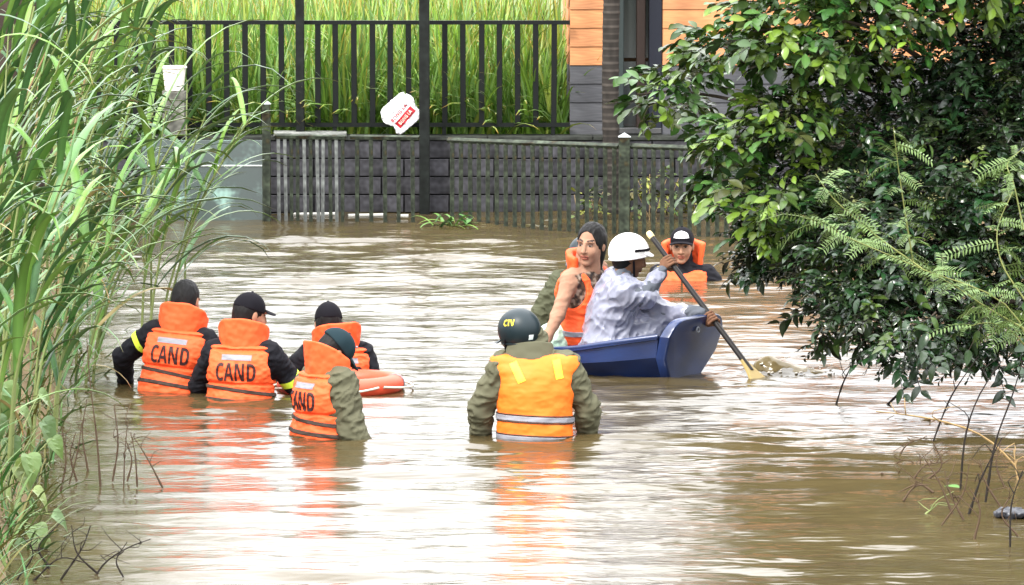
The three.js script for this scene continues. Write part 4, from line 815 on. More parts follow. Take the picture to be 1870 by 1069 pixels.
// ---------------------------------------------------------------- plants
// long grass blade: grows up from the origin, arches over towards +x; folded along its midrib
function blade(L, w, a0, bend, segs = 8, twist = 0.3) {
  const pos = [], col = [], idx = []; let x = 0, y = 0, a = a0; const dl = L / segs;
  for (let i = 0; i <= segs; i++) {
    const s = i / segs, ww = w * 0.5 * Math.pow(Math.sin(Math.PI * (0.12 + 0.88 * s)), 0.65) * (1 - 0.35 * s), t = twist * s * 1.4, nx = Math.cos(a), ny = -Math.sin(a);
    const f = 0.28 * ww, cz = Math.cos(t), sz = Math.sin(t);
    pos.push(x + nx * (f + sz * ww), y + ny * (f + sz * ww), -ww * cz, x, y, 0, x + nx * (f - sz * ww), y + ny * (f - sz * ww), ww * cz);
    const tip = smooth(0.86, 1, s), k = 1 - 0.1 * s;
    for (const m of [1, 1.5, 1]) col.push((0.9 + 0.9 * tip) * m * k, (1 - 0.3 * tip) * m * k, (0.9 - 0.3 * tip) * m * k);
    x += Math.sin(a) * dl; y += Math.cos(a) * dl; a += bend * dl / L * (0.35 + 1.3 * s);
  }
  for (let i = 0; i < segs; i++) for (let j = 0; j < 2; j++) { const k = i * 3 + j; idx.push(k, k + 3, k + 1, k + 1, k + 3, k + 4); }
  const g = new THREE.BufferGeometry(); g.setAttribute('position', new THREE.Float32BufferAttribute(pos, 3)); g.setAttribute('color', new THREE.Float32BufferAttribute(col, 3)); g.setIndex(idx); g.computeVertexNormals(); return g;
}
// broad leaf lying along +x, face up, with a drooping tip
function leafGeo(L, w, shape = 0.55, droop = 0.25, segs = 5) {
  const pos = [], idx = [], col = [];
  for (let i = 0; i <= segs; i++) {
    const s = i / segs, ww = w * 0.5 * Math.pow(Math.sin(Math.PI * Math.pow(s * 0.97 + 0.02, shape)), 0.8), y = -droop * L * s * s;
    pos.push(L * s, y + ww * 0.25, -ww, L * s, y, 0, L * s, y + ww * 0.25, ww);
    for (const m of [1, 1.35, 1]) col.push(m, m, m);
  }
  for (let i = 0; i < segs; i++) for (let j = 0; j < 2; j++) { const k = i * 3 + j; idx.push(k, k + 1, k + 3, k + 1, k + 4, k + 3); }
  const g = new THREE.BufferGeometry(); g.setAttribute('position', new THREE.Float32BufferAttribute(pos, 3)); g.setAttribute('color', new THREE.Float32BufferAttribute(col, 3)); g.setIndex(idx); g.computeVertexNormals(); return g;
}
const leafMat = (c, rough, trans) => phy(lin(...c), rough, { vertexColors: true, transmission: trans, thickness: 0, ior: 1.42, specularIntensity: 0.65 });
const Q = (x, y, z, order = 'YXZ') => new THREE.Quaternion().setFromEuler(new THREE.Euler(x, y, z, order));
function inst(name, geo, mat, list, parent, colors) {
  const m = new THREE.InstancedMesh(geo, mat, list.length); m.castShadow = m.receiveShadow = true; m.name = parent ? name : numbered(name);
  list.forEach((q, i) => { m.setMatrixAt(i, q); if (colors) m.setColorAt(i, colors(i)); });
  m.userData.kind = 'stuff'; (parent || scene).add(m); return m;
}
const mat4 = (p, q, s) => new THREE.Matrix4().compose(p, q, typeof s === 'number' ? V(s, s, s) : s);

// tall grass on the land behind the railing
{
  const kinds = [blade(1.0, 0.032, 0.05, 0.8, 7), blade(0.95, 0.03, 0.15, 1.7, 7), blade(1.0, 0.042, 0.05, 0.5, 7), blade(0.75, 0.045, 0.3, 2.2, 7)];
  const tall = leafMat([0.24, 0.345, 0.088], 0.42, 0.55);
  const lists = kinds.map(() => []), xr = at(1045, 100, WALL_D + 0.3).x;
  for (let i = 0; i < 17000; i++) {
    const d = WALL_D + 0.3 + 13 * Math.pow(rnd(), 1.8), x = rr(-7, xr + (d > WALL_D + 0.6 ? -0.05 : 0) - (d - WALL_D) * 0.02), k = ns(x * 1.6, 0, d * 1.6);
    if (k < -0.28 && rnd() < 0.7) continue;
    const e = Math.floor(rnd() * 4), low = (1.5 - 0.05 * (d - WALL_D)) * (d < WALL_D + 0.6 ? 0.72 : 1);
    lists[e].push(mat4(V(x, 0.5, -d), Q(rr(-0.22, 0.22), rr(0, 6.28), rr(-0.2, 0.2)), V(1, rr(0.68, 1.05) * low * (1 + 0.12 * k), 1)));
  }
  lists.forEach((l, e) => { const m = inst('tall_grass', kinds[e], tall, l, null, () => { const t = rnd(), y = rnd() < 0.16; return y ? lin(1.3, 1.0, 0.8) : lin(0.4 + 0.85 * t, 0.5 + 0.75 * t, 0.5 + 1.1 * rnd() * t); });
    tag(m, ['upright bright green grass massed behind the railing', 'arching green grass blades massed behind the railing', 'stiff broad grass blades massed behind the railing', 'drooping low grass leaves above the wall coping'][e], 'grass', 'grass behind the railing', 'stuff'); });
}

// reeds on the left bank: each clump has stalks and single leaves
const reedBlades = [blade(0.95, 0.062, 0.4, 1.9), blade(1.1, 0.07, 0.35, 2.3), blade(0.8, 0.056, 0.65, 1.5), blade(1.0, 0.054, 0.3, 2.7), blade(0.7, 0.046, 0.75, 1.9), blade(1.2, 0.078, 0.4, 1.7)];
const reedMats = [[0.1, 0.18, 0.045], [0.075, 0.15, 0.05], [0.15, 0.24, 0.055], [0.045, 0.095, 0.037]].map(c => leafMat(c, 0.3, 0.25));
const stalkMat = std(lin(0.14, 0.17, 0.06), 0.6), dryMat = std(lin(0.24, 0.17, 0.09), 0.8), dryLeaf = leafMat([0.3, 0.21, 0.1], 0.7, 0.25);
function reedClump(px, py, depth, o, label) {
  const b = at(px, py, depth * FAR), gy = Math.max(groundHeight(b.x, b.z), -0.6), t = thing('reed_clump', label, 'reeds', [b.x, gy, b.z], 'reeds on the left bank');
  for (let s = 0; s < o.stalks; s++) {
    const H = o.h * rr(0.8, 1.1), lx = (o.lean ?? 0.3) + rr(-0.3, 0.3), lz = rr(-0.25, 0.25), f = V(rr(-0.25, 0.25), 0, rr(-0.2, 0.2));
    const pts = [0, 0.33, 0.66, 1].map(k => V(f.x + lx * H * k * k * 0.6, H * k * (1 - 0.06 * k), f.z + lz * H * k * k * 0.6)), c = new THREE.CatmullRomCurve3(pts);
    mesh('stalk', taperTube(pts, 0.011, 0.005, 8, 5), rnd() < 0.1 ? dryMat : stalkMat, t);
    const n = o.leaves;
    for (let i = 0; i < n; i++) {
      const k = (o.from ?? 0.15) + (1 - (o.from ?? 0.15)) * (i + rnd()) / n, p = c.getPoint(Math.min(1, k)), dry = k < 0.35 && rnd() < 0.15;
      const m = mesh('leaf', pick(reedBlades), dry ? dryLeaf : pick(reedMats), t);
      m.position.copy(p); m.quaternion.copy(Q(0, rnd() < 0.68 ? rr(-1.15, 1.15) : rr(0, 6.28), 0)).multiply(Q(0, 0, rr(-0.35, 0.25) - (dry ? 0.5 : 0))); m.scale.setScalar(rr(0.6, 1.08) * (o.size || 1));
    }
  }
}
const reedSpots = [
  [-20, 700, 18.6, { stalks: 6, h: 2.15, leaves: 11 }, 'tall reeds at the water edge below the dark trunk'],
  [60, 640, 19.4, { stalks: 6, h: 2.6, leaves: 11 }, 'tall reeds leaning over the bank in front of the railing end'],
  [-30, 800, 17.4, { stalks: 6, h: 2.3, leaves: 11 }, 'reeds above the heart leaved vine on the bank'],
  [120, 560, 20.6, { stalks: 6, h: 2.3, leaves: 10, lean: 0.35 }, 'reeds in front of the white pot'],
  [150, 640, 19.2, { stalks: 4, h: 1.7, leaves: 9, lean: 0.45 }, 'low reeds arching over the bare headed person'],
  [215, 560, 20.6, { stalks: 4, h: 2.35, leaves: 8, lean: 0.4, from: 0.35 }, 'reeds bending over in front of the glass sheet'],
  [40, 860, 16.9, { stalks: 5, h: 1.5, leaves: 9, lean: 0.2, from: 0.25 }, 'short reeds hanging over brown stalks at the shore'],
  [-40, 560, 20.8, { stalks: 5, h: 1.9, leaves: 10 }, 'reeds rising beside the dark trunk'],
  [-60, 950, 15.8, { stalks: 5, h: 1.6, leaves: 9 }, 'reeds behind the heart leaved vine near the tangled twigs'],
  [140, 470, 22.6, { stalks: 5, h: 2.0, leaves: 9, lean: 0.15 }, 'reeds standing between the trunk and the glass sheet'],
  [20, 450, 23.4, { stalks: 5, h: 1.5, leaves: 9, lean: 0.1 }, 'reeds under the far end of the railing'],
  [285, 540, 20.9, { stalks: 3, h: 2.5, leaves: 9, lean: 0.22, from: 0.4 }, 'reed stalks bending over in front of grey gate bars'],
  [215, 440, 23.8, { stalks: 4, h: 1.4, leaves: 8, lean: 0.25 }, 'low reeds against the left edge of the glass sheet'],
];
for (const s of reedSpots) reedClump(...s);
{ // finer undergrowth on the left bank
  const fine = [blade(0.5, 0.018, 0.4, 2.0, 6), blade(0.55, 0.014, 0.3, 1.6, 6), blade(0.45, 0.022, 0.6, 1.5, 6)], lists = fine.map(() => []);
  for (let i = 0; i < 3600; i++) { const d = FAR * (rnd() < 0.45 ? rr(13.8, 18) : rr(18, 25.5)), x = shoreL(d) + 0.22 - 1.7 * Math.pow(rnd(), 1.6), y = groundHeight(x, -d); if (y < -0.25) continue; lists[i % 3].push(mat4(V(x, y - 0.02, -d), Q(rr(-0.3, 0.3), rr(0, 6.28), rr(-0.3, 0.3)), rr(0.6, 1.2))); }
  const m = leafMat([0.075, 0.12, 0.035], 0.5, 0.3);
  lists.forEach((l, e) => tag(inst('bank_grass', fine[e], m, l, null, () => rnd() < 0.16 ? lin(1.4, 0.75, 0.6) : lin(rr(0.6, 1.2), rr(0.7, 1.2), rr(0.7, 1.2))), ['fine arching grass covering the left bank', 'thin upright grass covering the left bank', 'short spreading grass covering the left bank'][e], 'grass', 'grass on the left bank', 'stuff'));
}
// dark trunk at the railing's left end
{
  const d = 23.5 * FAR, b = at(40, 300, d), y0 = groundHeight(b.x, -d), t = thing('tree', 'thick dark tree trunk behind the reeds at the railing end', 'tree', [b.x, y0, -d]);
  const g = taperTube([V(-0.02, -0.2, 0), V(0, 1, 0), V(-0.03, 2.2, 0), V(0, 3.6, 0)], 0.24, 0.17, 40, 22); { const p = g.attributes.position; for (let i = 0; i < p.count; i++) { const x = p.getX(i), y = p.getY(i), z = p.getZ(i), k = 1 + 0.07 * ns(x * 14, y * 2.5, z * 14) + 0.04 * ns(x * 40, y * 7, z * 40); p.setXYZ(i, x * k, y, z * k); } g.computeVertexNormals(); }
  paint(g, (x, y, z) => { const k = 0.8 + 0.7 * ns(x * 20, y * 3, z * 20); return [0.045 * k, 0.033 * k, 0.026 * k]; });
  const tr = mesh('trunk', g, std(0xffffff, 0.95, { vertexColors: true }), t);
  for (const [x, z] of [[-0.9, 0.4], [0.8, -0.5], [-0.5, -0.9]]) mesh('limb', taperTube([V(0, 2.9, 0), V(x * 0.5, 3.6, z * 0.5), V(x, 4.1, z)], 0.08, 0.03, 8, 7), std(lin(0.045, 0.035, 0.027), 0.95), tr);
  const lf = leafGeo(0.12, 0.05), l = []; for (let i = 0; i < 1500; i++) { const v = V(rr(-1, 1), rr(-1, 1), rr(-1, 1)); if (v.length() > 1) continue; l.push(mat4(V(v.x * 1.3 - 0.3, 4.1 + v.y * 0.6, v.z * 1.2), Q(rr(-0.7, 0.7), rr(0, 6.28), rr(-0.7, 0.7)), rr(0.7, 1.4))); }
  inst('crown', lf, leafMat([0.05, 0.09, 0.025], 0.45, 0.3), l, t);
}

// ---- leafy tree and shrubs on the right
const barkMat = std(lin(0.05, 0.04, 0.03), 0.9);
function twig(n, L, lg, spread) {                             // a sprig with leaves down both sides, along +x
  const parts = [taperTube([V(0, 0, 0), V(L * 0.5, -0.01, 0.01), V(L, -0.04, 0)], 0.004, 0.002, 3, 3)]; paint(parts[0], () => [0.5, 0.38, 0.5]);
  for (let i = 0; i < n; i++) { const s = (i + 0.7) / n, g = lg.clone(); g.applyQuaternion(Q(rr(-0.6, 0.6), (i % 2 ? 1 : -1) * rr(0.4, spread), rr(-0.55, 0.35))); g.scale(1, 1, 1).scale(...Array(3).fill(rr(0.7, 1.15))); g.translate(L * s, -0.04 * s * s, 0); const k = rr(0.75, 1.25), c = g.attributes.color; for (let j = 0; j < c.count; j++) c.setXYZ(j, c.getX(j) * k, c.getY(j) * k, c.getZ(j) * k); parts.push(g); }
  return merged(parts);
}
function blobPoint([px, py, d, rx, ry, rz], bias = 0.33) { let v; do v = V(rr(-1, 1), rr(-1, 1), rr(-1, 1)); while (v.length() > 1 || v.length() < 0.05); v.normalize().multiplyScalar(Math.pow(rnd(), bias)); const c = at(px, py, d * FAR); return { p: V(c.x + v.x * rx, c.y + v.y * ry, c.z + v.z * rz), v, c }; }
function crownOf(t, blobs, sprigs, mat, density, scale, partCount, bigLeaf, bigMats, outw = 0.75, pale = 0.24) {
  const lists = sprigs.map(() => []), big = [];
  for (const b of blobs) {
    const area = b[3] * b[4] + b[3] * b[5] + b[4] * b[5], n = Math.round(density * area);
    for (let i = 0; i < n; i++) {
      const { p, v } = blobPoint(b); if (p.y < 0.06) continue;
      const yaw = Math.atan2(-v.z, v.x) + rr(-0.9, 0.9), q = Q(rr(-0.5, 0.5), yaw, clamp(v.y * 0.6, -0.7, 0.6) * outw + rr(-0.5, 0.3)), m = mat4(p.sub(t.position), q, rr(0.75, 1.25) * scale);
      lists[Math.floor(rnd() * sprigs.length)].push(m);
    }
  }
  lists.forEach((l, i) => inst('foliage', sprigs[i], mat, l, t, () => { const k = rnd(); return k < pale ? lin(2.6, 2.2, 1.1) : k < pale * 1.4 ? lin(1.5, 1.7, 1.6) : lin(rr(0.65, 1.3), rr(0.7, 1.3), rr(0.7, 1.15)); }));
  for (let i = 0; i < partCount; i++) {                       // single large leaves on the outside
    const b = pick(blobs.slice(0, Math.ceil(blobs.length))), { p, v } = blobPoint(b, 0.12); if (p.y < 0.08 || v.z < -0.4) { i--; continue; }
    const m = mesh('leaf', pick(bigLeaf), pick(bigMats), t); m.position.copy(p.sub(t.position)); m.quaternion.copy(Q(rr(-0.7, 0.7), Math.atan2(-v.z, v.x) + rr(-1, 1), rr(-0.9, 0.35))); m.scale.setScalar(rr(0.65, 1.2));
  }
}
{ // broad-leaved tree
  const root = V(shoreR(19 * FAR) + 0.55, 0, -19.2 * FAR); root.y = groundHeight(root.x, root.z) - 0.05;
  const t = thing('broadleaf_tree', 'leafy tree with large rounded leaves spreading in front of the house', 'tree', root.toArray());
  const blobs = [[1320, 85, 19.3, 0.3, 0.12, 0.5], [1225, 165, 19.6, 0.2, 0.17, 0.35], [1440, 50, 18.9, 0.36, 0.26, 0.55], [1440, 210, 18.8, 0.3, 0.2, 0.5], [1345, 250, 18.9, 0.26, 0.13, 0.4], [1560, 40, 18.8, 0.5, 0.4, 0.6], [1330, 330, 19, 0.16, 0.17, 0.28], [1410, 370, 18.7, 0.24, 0.26, 0.4], [1560, -120, 19, 0.5, 0.4, 0.7], [1800, -120, 19, 0.9, 0.5, 0.9], [1760, -300, 19.2, 0.9, 0.5, 0.9]];
  const tr = mesh('trunk', taperTube([V(0, 0, 0), V(-0.15, 0.8, 0.05), V(-0.35, 1.7, 0.1), V(-0.5, 2.9, 0)], 0.13, 0.06, 16, 10, 0.3), barkMat, t);
  for (const b of blobs) { const c = at(b[0], b[1], b[2] * FAR).sub(root); const s = V(-0.1 - 0.3 * clamp(c.y / 2.9, 0.2, 0.9), clamp(c.y * 0.55, 0.5, 2.2), 0.06); mesh('limb', taperTube([s, s.clone().lerp(c, 0.5).add(V(0, 0.14, 0.05)), c, c.clone().add(V(-0.22, -0.02, 0.1))], 0.035, 0.006, 10, 6, 0.3), barkMat, tr); }
  const big = [leafGeo(0.125, 0.072, 1.35, 0.22), leafGeo(0.11, 0.066, 1.25, 0.4), leafGeo(0.13, 0.066, 1.3, 0.1)];
  const sm = leafGeo(0.082, 0.046, 1.2, 0.25), mats = [[0.08, 0.14, 0.026], [0.05, 0.095, 0.023], [0.14, 0.2, 0.034], [0.025, 0.05, 0.018]].map(c => leafMat(c, 0.33, 0.28));
  crownOf(t, blobs, [twig(8, 0.2, sm, 1.2), twig(7, 0.16, sm, 1.4)], leafMat([0.036, 0.07, 0.017], 0.25, 0.2), 240, 1, 0, big, mats);
  for (let i = 0; i < 300; i++) { const b = blobs[Math.floor(rnd() * 8)], { p, v } = blobPoint(b, 0.14); if (v.z < -0.35) { i--; continue; } const m = mesh('leaf', pick(big), pick(mats), t); m.position.copy(p.sub(root)); m.quaternion.copy(Q(rr(-0.8, 0.8), Math.atan2(-v.z, v.x) + rr(-1.1, 1.1), rr(-0.9, 0.5))); m.scale.setScalar(rr(0.55, 1.05)); }
}
{ // dense dark shrub
  const root = V(shoreR(18.4 * FAR) + 0.5, 0, -18.4 * FAR); root.y = groundHeight(root.x, root.z) - 0.05;
  const t = thing('dense_shrub', 'dense dark glossy leaved shrub hanging down to the water', 'shrub', root.toArray());
  const blobs = [[1560, 240, 18.9, 0.5, 0.42, 0.55], [1700, 120, 19.1, 0.6, 0.5, 0.6], [1490, 380, 18.8, 0.38, 0.34, 0.45], [1620, 450, 18.3, 0.5, 0.4, 0.55], [1760, 380, 18.5, 0.55, 0.55, 0.6], [1430, 440, 18.9, 0.22, 0.2, 0.3], [1560, 570, 18.1, 0.26, 0.24, 0.3], [1680, 590, 17.9, 0.36, 0.22, 0.4], [1820, 560, 18.2, 0.4, 0.36, 0.5], [1850, 200, 18.9, 0.5, 0.6, 0.6], [1395, 470, 19, 0.12, 0.1, 0.2], [1560, 480, 18.4, 0.3, 0.3, 0.4], [1900, 430, 18.6, 0.5, 0.6, 0.6], [2000, 200, 18.9, 0.7, 0.8, 0.7]];
  const tr = mesh('trunk', taperTube([V(0, 0, 0), V(-0.2, 0.6, 0.05), V(-0.3, 1.2, 0.1)], 0.08, 0.04, 10, 8, 0.3), barkMat, t);
  for (const b of blobs) { const c = at(b[0], b[1], b[2] * FAR).sub(root), s = V(-0.2, clamp(c.y * 0.6, 0.3, 1.1), 0.05); mesh('limb', taperTube([s, s.clone().lerp(c, 0.5).add(V(0, 0.12, 0)), c, c.clone().add(V(-0.2, -0.06, 0.1))], 0.024, 0.005, 8, 5, 0.3), barkMat, tr); }
  const sm = leafGeo(0.046, 0.023, 0.85, 0.2, 4), mid = leafGeo(0.08, 0.038, 0.8, 0.35, 5);
  const mats = [[0.024, 0.05, 0.016], [0.015, 0.031, 0.013], [0.05, 0.09, 0.022]].map(c => leafMat(c, 0.22, 0.1));
  crownOf(t, blobs, [twig(11, 0.2, sm, 1.3), twig(9, 0.15, sm, 1.5), twig(8, 0.22, mid, 1.2)], phy(lin(0.0125, 0.0245, 0.0095), 0.2, { vertexColors: true, specularIntensity: 1, ior: 1.45 }), 480, 1, 0, [mid], mats, 0.75, 0.08);
  const fringe = blobs.slice(0, 12);
  for (let i = 0; i < 230; i++) { const b = pick(fringe), { p, v } = blobPoint(b, 0.1); if (v.z < -0.3 || p.y < 0.1) { i--; continue; } const m = mesh('leaf', mid, pick(mats), t); m.position.copy(p.sub(root)); m.quaternion.copy(Q(rr(-0.8, 0.8), rr(0, 6.28), rr(-1.2, 0.3))); m.scale.setScalar(rr(0.8, 1.5)); }
  // drooping sprays over the water
  for (const [px, py, d, n] of [[1490, 640, 18.1, 10], [1540, 630, 18, 9], [1600, 650, 17.9, 10], [1650, 660, 17.8, 11], [1720, 650, 17.7, 12], [1420, 500, 18.7, 8], [1385, 500, 18.9, 8], [1510, 560, 18.3, 9], [1770, 640, 17.7, 10], [1590, 590, 18, 9]]) {
    const e = at(px, py, d * FAR).sub(root), a = at(px + 60, py - 90, d * FAR + 0.1).sub(root), pts = [a, a.clone().lerp(e, 0.5).add(V(0, 0.04, 0)), e]; mesh('spray_stem', taperTube(pts, 0.006, 0.002, 8, 4), barkMat, t); const c = new THREE.CatmullRomCurve3(pts);
    for (let k = 0; k < n; k++) { const m = mesh('leaf', mid, pick(mats), t); m.position.copy(c.getPoint((k + 1) / n)); m.quaternion.copy(Q(rr(-0.6, 0.6), rr(0, 6.28), rr(-1.4, -0.4))); m.scale.setScalar(rr(0.8, 1.3)); }
  }
}
{ // feathery shrub in front
  const root = V(shoreR(17 * FAR) + 0.25, 0, -17.1 * FAR); root.y = groundHeight(root.x, root.z) - 0.03;
  const t = thing('feathery_shrub', 'pale green feathery leaved shrub reaching across the dark foliage', 'shrub', root.toArray());
  const leaflet = leafGeo(0.038, 0.0105, 0.8, 0.15, 3), fm = leafMat([0.11, 0.175, 0.05], 0.42, 0.35), stemM = std(lin(0.15, 0.165, 0.05), 0.7);
  const frondGeo = [0, 1, 2].map(v => { const L = 0.19 + 0.035 * v, c = [], rib = taperTube([V(0, 0, 0), V(L * 0.5, 0.012, 0), V(L, -0.03 - 0.02 * v, 0)], 0.0028, 0.001, 4, 3); c.push(paint(rib, () => [1.2, 1.1, 1])); const n = 11 + v; for (let i = 1; i <= n; i++) for (const s of [-1, 1]) { const g = leaflet.clone(); g.applyQuaternion(Q(rr(-0.3, 0.3) , s * 1.25 + rr(-0.1, 0.1), rr(-0.35, 0.1))); g.translate(L * i / n, 0.012 * Math.sin(i / n * 3) - 0.03 * (i / n) ** 2, 0); c.push(g); } return merged(c); });
  const arcs = [[[1850, 570], [1680, 490], [1540, 430], [1462, 392]], [[1690, 495], [1600, 430], [1520, 360], [1490, 318]], [[1668, 480], [1655, 400], [1640, 300], [1632, 232]], [[1880, 560], [1830, 480], [1822, 420], [1850, 350]], [[1870, 600], [1800, 560], [1740, 520], [1700, 500]], [[1870, 420], [1850, 330], [1840, 300], [1870, 270]], [[1880, 640], [1840, 600], [1800, 590], [1760, 600]]];
  arcs.forEach((a, k) => {
    const d = (17.0 + 0.12 * k) * FAR, pts = a.map((q, i) => at(q[0], q[1], d + 0.1 * i * (k % 2 ? 1 : -0.5)).sub(root)); if (k === 0) pts.unshift(V(0, 0.1, 0)); const c = new THREE.CatmullRomCurve3(pts);
    mesh('stem', taperTube(pts, 0.006, 0.002, 18, 5), stemM, t);
    const n = k === 0 ? 30 : 17; for (let i = 0; i < n; i++) { const s = 0.15 + 0.83 * (i + rnd() * 0.6) / n, m = mesh('frond', pick(frondGeo), fm, t); m.position.copy(c.getPoint(s)); m.quaternion.copy(Q(rr(-1.0, 1.0), rnd() * 6.28, rr(-0.7, 0.5))); m.scale.setScalar(rr(0.6, 1.2)); }
  });
}
// yellowish shrubs between the picket fence and the wall
for (const [px, py, d, r, label] of [[1075, 372, 25.75, 0.13, 'straggly yellow green shrub behind pickets at the palm foot'], [1200, 355, 25.75, 0.2, 'straggly yellow green shrub behind pickets beside the capped post'], [1290, 385, 25.75, 0.15, 'small straggly shrub behind pickets under the tree edge']]) {
  const c = at(px, py, d * FAR), t = thing('shrub', label, 'shrub', [c.x, -0.9, c.z], 'shrubs behind the pickets'), sm = leafGeo(0.07, 0.04, 1, 0.2, 4);
  for (let i = 0; i < 6; i++) mesh('stem', taperTube([V(rr(-0.05, 0.05), 0, 0), V(rr(-0.1, 0.1), 0.5 + c.y * 0.5, rr(-0.1, 0.1)), V(rr(-r, r), 0.9 + c.y + rr(0, r), rr(-0.1, 0.1))], 0.008, 0.003, 6, 4), dryMat, t);
  crownOf(t, [[px, py, d, r, r * 1.1, r * 0.6]], [twig(6, 0.14, sm, 1.3)], leafMat([0.07, 0.09, 0.03], 0.5, 0.3), 500, 0.8, 0, [sm], []);
}
// floating weed by the tall post
{
  const c = onLevel(815, 412), t = thing('water_weed', 'clump of green weed floating beside the tall steel post', 'weed', [c.x, 0, c.z]);
  for (let i = 0; i < 26; i++) { const m = mesh('leaf', pick(reedBlades), pick(reedMats), t); m.position.set(rr(-0.12, 0.14), -0.03, rr(-0.06, 0.06)); m.quaternion.copy(Q(rr(-0.3, 0.3), rr(0, 6.28), rr(-1.1, -0.2))); m.scale.set(0.3, 0.3, 0.4); }
  const lf = leafGeo(0.09, 0.075, 0.8, 0.2), gm = leafMat([0.1, 0.22, 0.07], 0.4, 0.3); for (let i = 0; i < 6; i++) { const m = mesh('leaf', lf, gm, t); m.position.set(rr(0.06, 0.2), rr(0.01, 0.07), rr(-0.05, 0.08)); m.quaternion.copy(Q(rr(-0.4, 0.8), rr(0, 6.28), rr(-0.3, 0.7))); m.scale.setScalar(rr(0.7, 1.2)); }
}
// heart-leaved vine at the lower left
{
  const root = at(10, 960, 15.6 * FAR), t = thing('heart_leaf_vine', 'broad heart shaped green leaves of a vine at the shore', 'vine', root.toArray()); root.copy(t.position);
  const s = new THREE.Shape(); s.moveTo(0, 0); s.bezierCurveTo(-0.02, 0.05, 0.02, 0.075, 0.06, 0.06); s.bezierCurveTo(0.1, 0.045, 0.14, 0.02, 0.175, 0); s.bezierCurveTo(0.14, -0.02, 0.1, -0.045, 0.06, -0.06); s.bezierCurveTo(0.02, -0.075, -0.02, -0.05, 0, 0);
  const g = new TessellateModifier(0.03, 4).modify(new THREE.ShapeGeometry(s, 10).toNonIndexed()); g.rotateX(-Math.PI / 2); { const p = g.attributes.position; for (let i = 0; i < p.count; i++) { const x = p.getX(i), z = p.getZ(i); p.setY(i, Math.abs(z) * 0.35 - x * x * 3.5 + 0.006 * Math.sin(x * 70) * Math.abs(z) * 20 * 0.5); } g.computeVertexNormals(); }
  const ms = [[0.12, 0.2, 0.05], [0.08, 0.15, 0.04], [0.16, 0.22, 0.05]].map(c => phy(lin(...c), 0.42, { transmission: 0.3, thickness: 0 }));
  for (const [px, py, d, k] of [[35, 752, 16.2, 1.1], [75, 770, 16.0, 1.2], [15, 800, 15.9, 0.9], [25, 850, 15.8, 1.1], [60, 895, 15.6, 0.8], [30, 930, 15.5, 1.2], [60, 960, 15.4, 1.0], [20, 1000, 15.3, 1.1], [70, 985, 15.4, 0.8], [-10, 760, 16, 1], [10, 905, 15.5, 1], [95, 800, 15.9, 0.7], [50, 830, 15.8, 1.0], [5, 700, 16.3, 1.2], [45, 1040, 15.1, 1.2], [95, 940, 15.3, 0.7], [10, 1050, 15.1, 1.2], [80, 1030, 15.1, 0.9], [70, 720, 16.3, 0.8]]) {
    const p = at(px, py, d * FAR).sub(root), m = mesh('leaf', g, pick(ms), t); m.position.copy(p); m.quaternion.copy(Q(rr(0, 0.7), rr(-1.2, 0.4), rr(-1.3, -0.5))); m.scale.setScalar(k * 0.95);
    mesh('stem', taperTube([V(rr(-0.1, 0), -0.25, 0), p.clone().multiplyScalar(0.6).add(V(-0.04, 0.02, 0)), p], 0.004, 0.0025, 8, 4), stalkMat, t);
  }
}
// brown stalks standing in the shallows, tangles of twigs
function branchThing(name, label, cat, curves, r, mat, group) {
  const b = curves[0][0], root = onLevel(b[0], b[1]), t = thing(name, label, cat, root.toArray(), group);
  for (const c of curves) {
    const d0 = -onLevel(...c[0]).z, pts = c.map((q, i) => at(q[0], q[1], (q[2] || d0) + 0.02 * i).sub(root)); if (pts[0].length() < 0.02) pts[0].y -= 0.12;
    mesh('twig', taperTube(pts, r * rr(0.8, 1.15), r * 0.35, 12, 5, 0.5), mat, t);
    for (let k = 0; k < 3; k++) { const cv = new THREE.CatmullRomCurve3(pts), s = cv.getPoint(rr(0.3, 0.9)); mesh('twig', taperTube([s, s.clone().add(V(rr(-0.06, 0.06), rr(-0.01, 0.07), rr(-0.05, 0.05))), s.clone().add(V(rr(-0.13, 0.13), rr(-0.03, 0.13), rr(-0.08, 0.08)))], r * 0.4, r * 0.2, 5, 4), mat, t); }
  }
}
const twigDark = std(lin(0.013, 0.01, 0.008), 0.9), twigBrown = std(lin(0.06, 0.038, 0.023), 0.9), straw = std(lin(0.24, 0.16, 0.07), 0.8);
branchThing('dead_stalks', 'brown dead stalks standing in the shallows below the reeds', 'stalks', [[[224, 888], [228, 820], [234, 765]], [[250, 890], [246, 830], [238, 790]], [[126, 885], [140, 830], [150, 770]], [[297, 892], [270, 840], [245, 800]], [[183, 890], [176, 800], [164, 700], [158, 620]], [[205, 880], [215, 810], [208, 740]], [[232, 880], [240, 840], [228, 800]], [[140, 880], [128, 830], [138, 790]], [[160, 860], [150, 790], [158, 730]], [[110, 900], [120, 840], [112, 780]]], 0.0062, twigBrown);
branchThing('twig_tangle', 'dark twig tangle lying in the water under the heart leaved vine', 'twigs', [[[150, 1052], [190, 1030], [235, 1000], [275, 985]], [[225, 1055], [212, 1025], [232, 990]], [[110, 1060], [150, 1000], [165, 960]], [[60, 1062], [110, 1020], [160, 1030]], [[90, 1040], [70, 1000], [105, 960]], [[30, 1060], [60, 1010], [40, 980]], [[180, 1050], [140, 1010], [130, 960]]], 0.006, twigDark);
branchThing('bare_branches', 'thin dark bare branches rising from the water at the right shore', 'branches', [[[1752, 892], [1765, 790], [1790, 720], [1830, 660]], [[1800, 918], [1818, 810], [1850, 720], [1868, 660]], [[1705, 806], [1718, 770], [1740, 720], [1788, 650]], [[1845, 1000], [1848, 920], [1868, 860]], [[1770, 940], [1790, 880], [1830, 800]], [[1620, 740], [1660, 705], [1705, 690]], [[1527, 740], [1540, 700], [1560, 660]]], 0.008, twigDark);
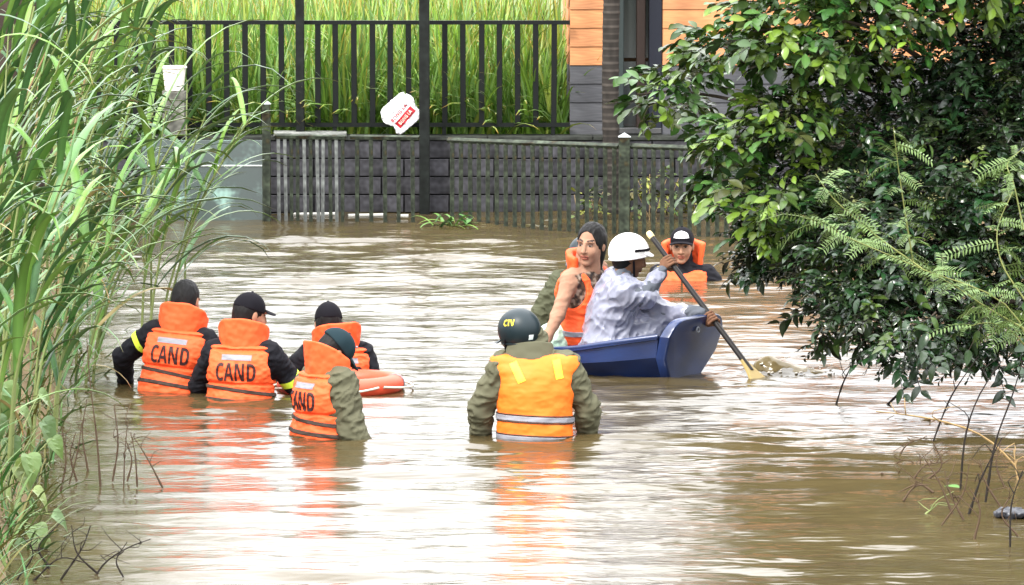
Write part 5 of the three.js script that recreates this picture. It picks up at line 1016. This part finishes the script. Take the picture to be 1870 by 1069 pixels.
branchThing('debris_sticks', 'brown sticks and stems tangled in the water below the fallen straw stalk', 'sticks', [[[1600, 850], [1650, 840], [1690, 860]], [[1690, 880], [1720, 850], [1700, 800]], [[1740, 940], [1715, 880], [1690, 840]], [[1760, 950], [1735, 900], [1725, 860]], [[1610, 865], [1640, 880], [1655, 870]], [[1705, 900], [1680, 885], [1640, 900]], [[1830, 930], [1800, 880], [1790, 840]], [[1860, 980], [1830, 940], [1850, 900]], [[1640, 835], [1660, 810], [1690, 800]], [[1665, 880], [1690, 850], [1720, 845]], [[1720, 960], [1760, 900], [1770, 850]], [[1780, 985], [1790, 930], [1770, 890]], [[1835, 890], [1820, 850], [1830, 800]], [[1650, 915], [1670, 890], [1700, 885]]], 0.007, twigBrown);
branchThing('straw_stalk', 'fallen straw coloured grass stalk bending over the water at right shore', 'stalk', [[[1890, 850], [1800, 800], [1730, 772], [1640, 756], [1600, 752]], [[1732, 772], [1700, 790], [1680, 830]], [[1735, 775], [1738, 800], [1740, 870]], [[1700, 765], [1640, 780], [1580, 802]], [[1860, 880], [1855, 850], [1852, 822]]], 0.009, straw);
branchThing('fallen_reed', 'green fallen reed lying on the water beside the debris sticks', 'reed', [[[1630, 930], [1690, 945], [1760, 950], [1800, 948]], [[1650, 928], [1670, 945], [1690, 965]], [[1690, 940], [1715, 920]]], 0.008, stalkMat);
// small floating things
{
  const leaf = leafGeo(0.07, 0.03, 0.8, 0.1), gm = leafMat([0.08, 0.18, 0.04], 0.4, 0.3), bm = leafMat([0.14, 0.09, 0.05], 0.7, 0);
  const put = (px, py, mat, label, s = 1, lift = 0.012) => { const p = onLevel(px, py), m = tag(mesh('floating_leaf', leaf, mat), label, 'leaf', 'leaves floating on the flood water'); m.position.set(p.x, waterHeight(p.x, p.z) + lift, p.z); m.quaternion.copy(Q(rr(-0.2, 0.2), rr(0, 6.28), 0.05)); m.scale.setScalar(s); };
  put(1752, 908, gm, 'single bright green leaf among the debris sticks', 1.6, 0.06);
  put(1612, 826, std(lin(0.06, 0.06, 0.08), 0.5), 'small dark leaf floating left of the debris sticks', 1.3);
}
{ // short stump-like bag scraps at the right shore
  for (const [px, py, r, c, label] of [[1848, 945, 0.06, [0.02, 0.022, 0.03], 'dark crumpled plastic scrap lying at the right shore']]) {
    const p = onLevel(px, py), m = tag(mesh('plastic_scrap', surface((x, y, z) => ell(x, y, z, 0, 0, 0, r * 1.5, r * 0.5, r) + 0.3 * r * ns(x * 25, y * 25, z * 25) + 0.15 * r * ns(x * 60, y * 60, z * 60), [-r * 2, -r * 1.6, -r * 2], [r * 2, r * 1.6, r * 2], r / 7), phy(lin(...c), 0.35)), label, 'scrap', 'plastic scraps at the right shore'); m.position.set(p.x, 0.02, p.z);
  }
}

buildWater();

renderer.render(scene, camera);
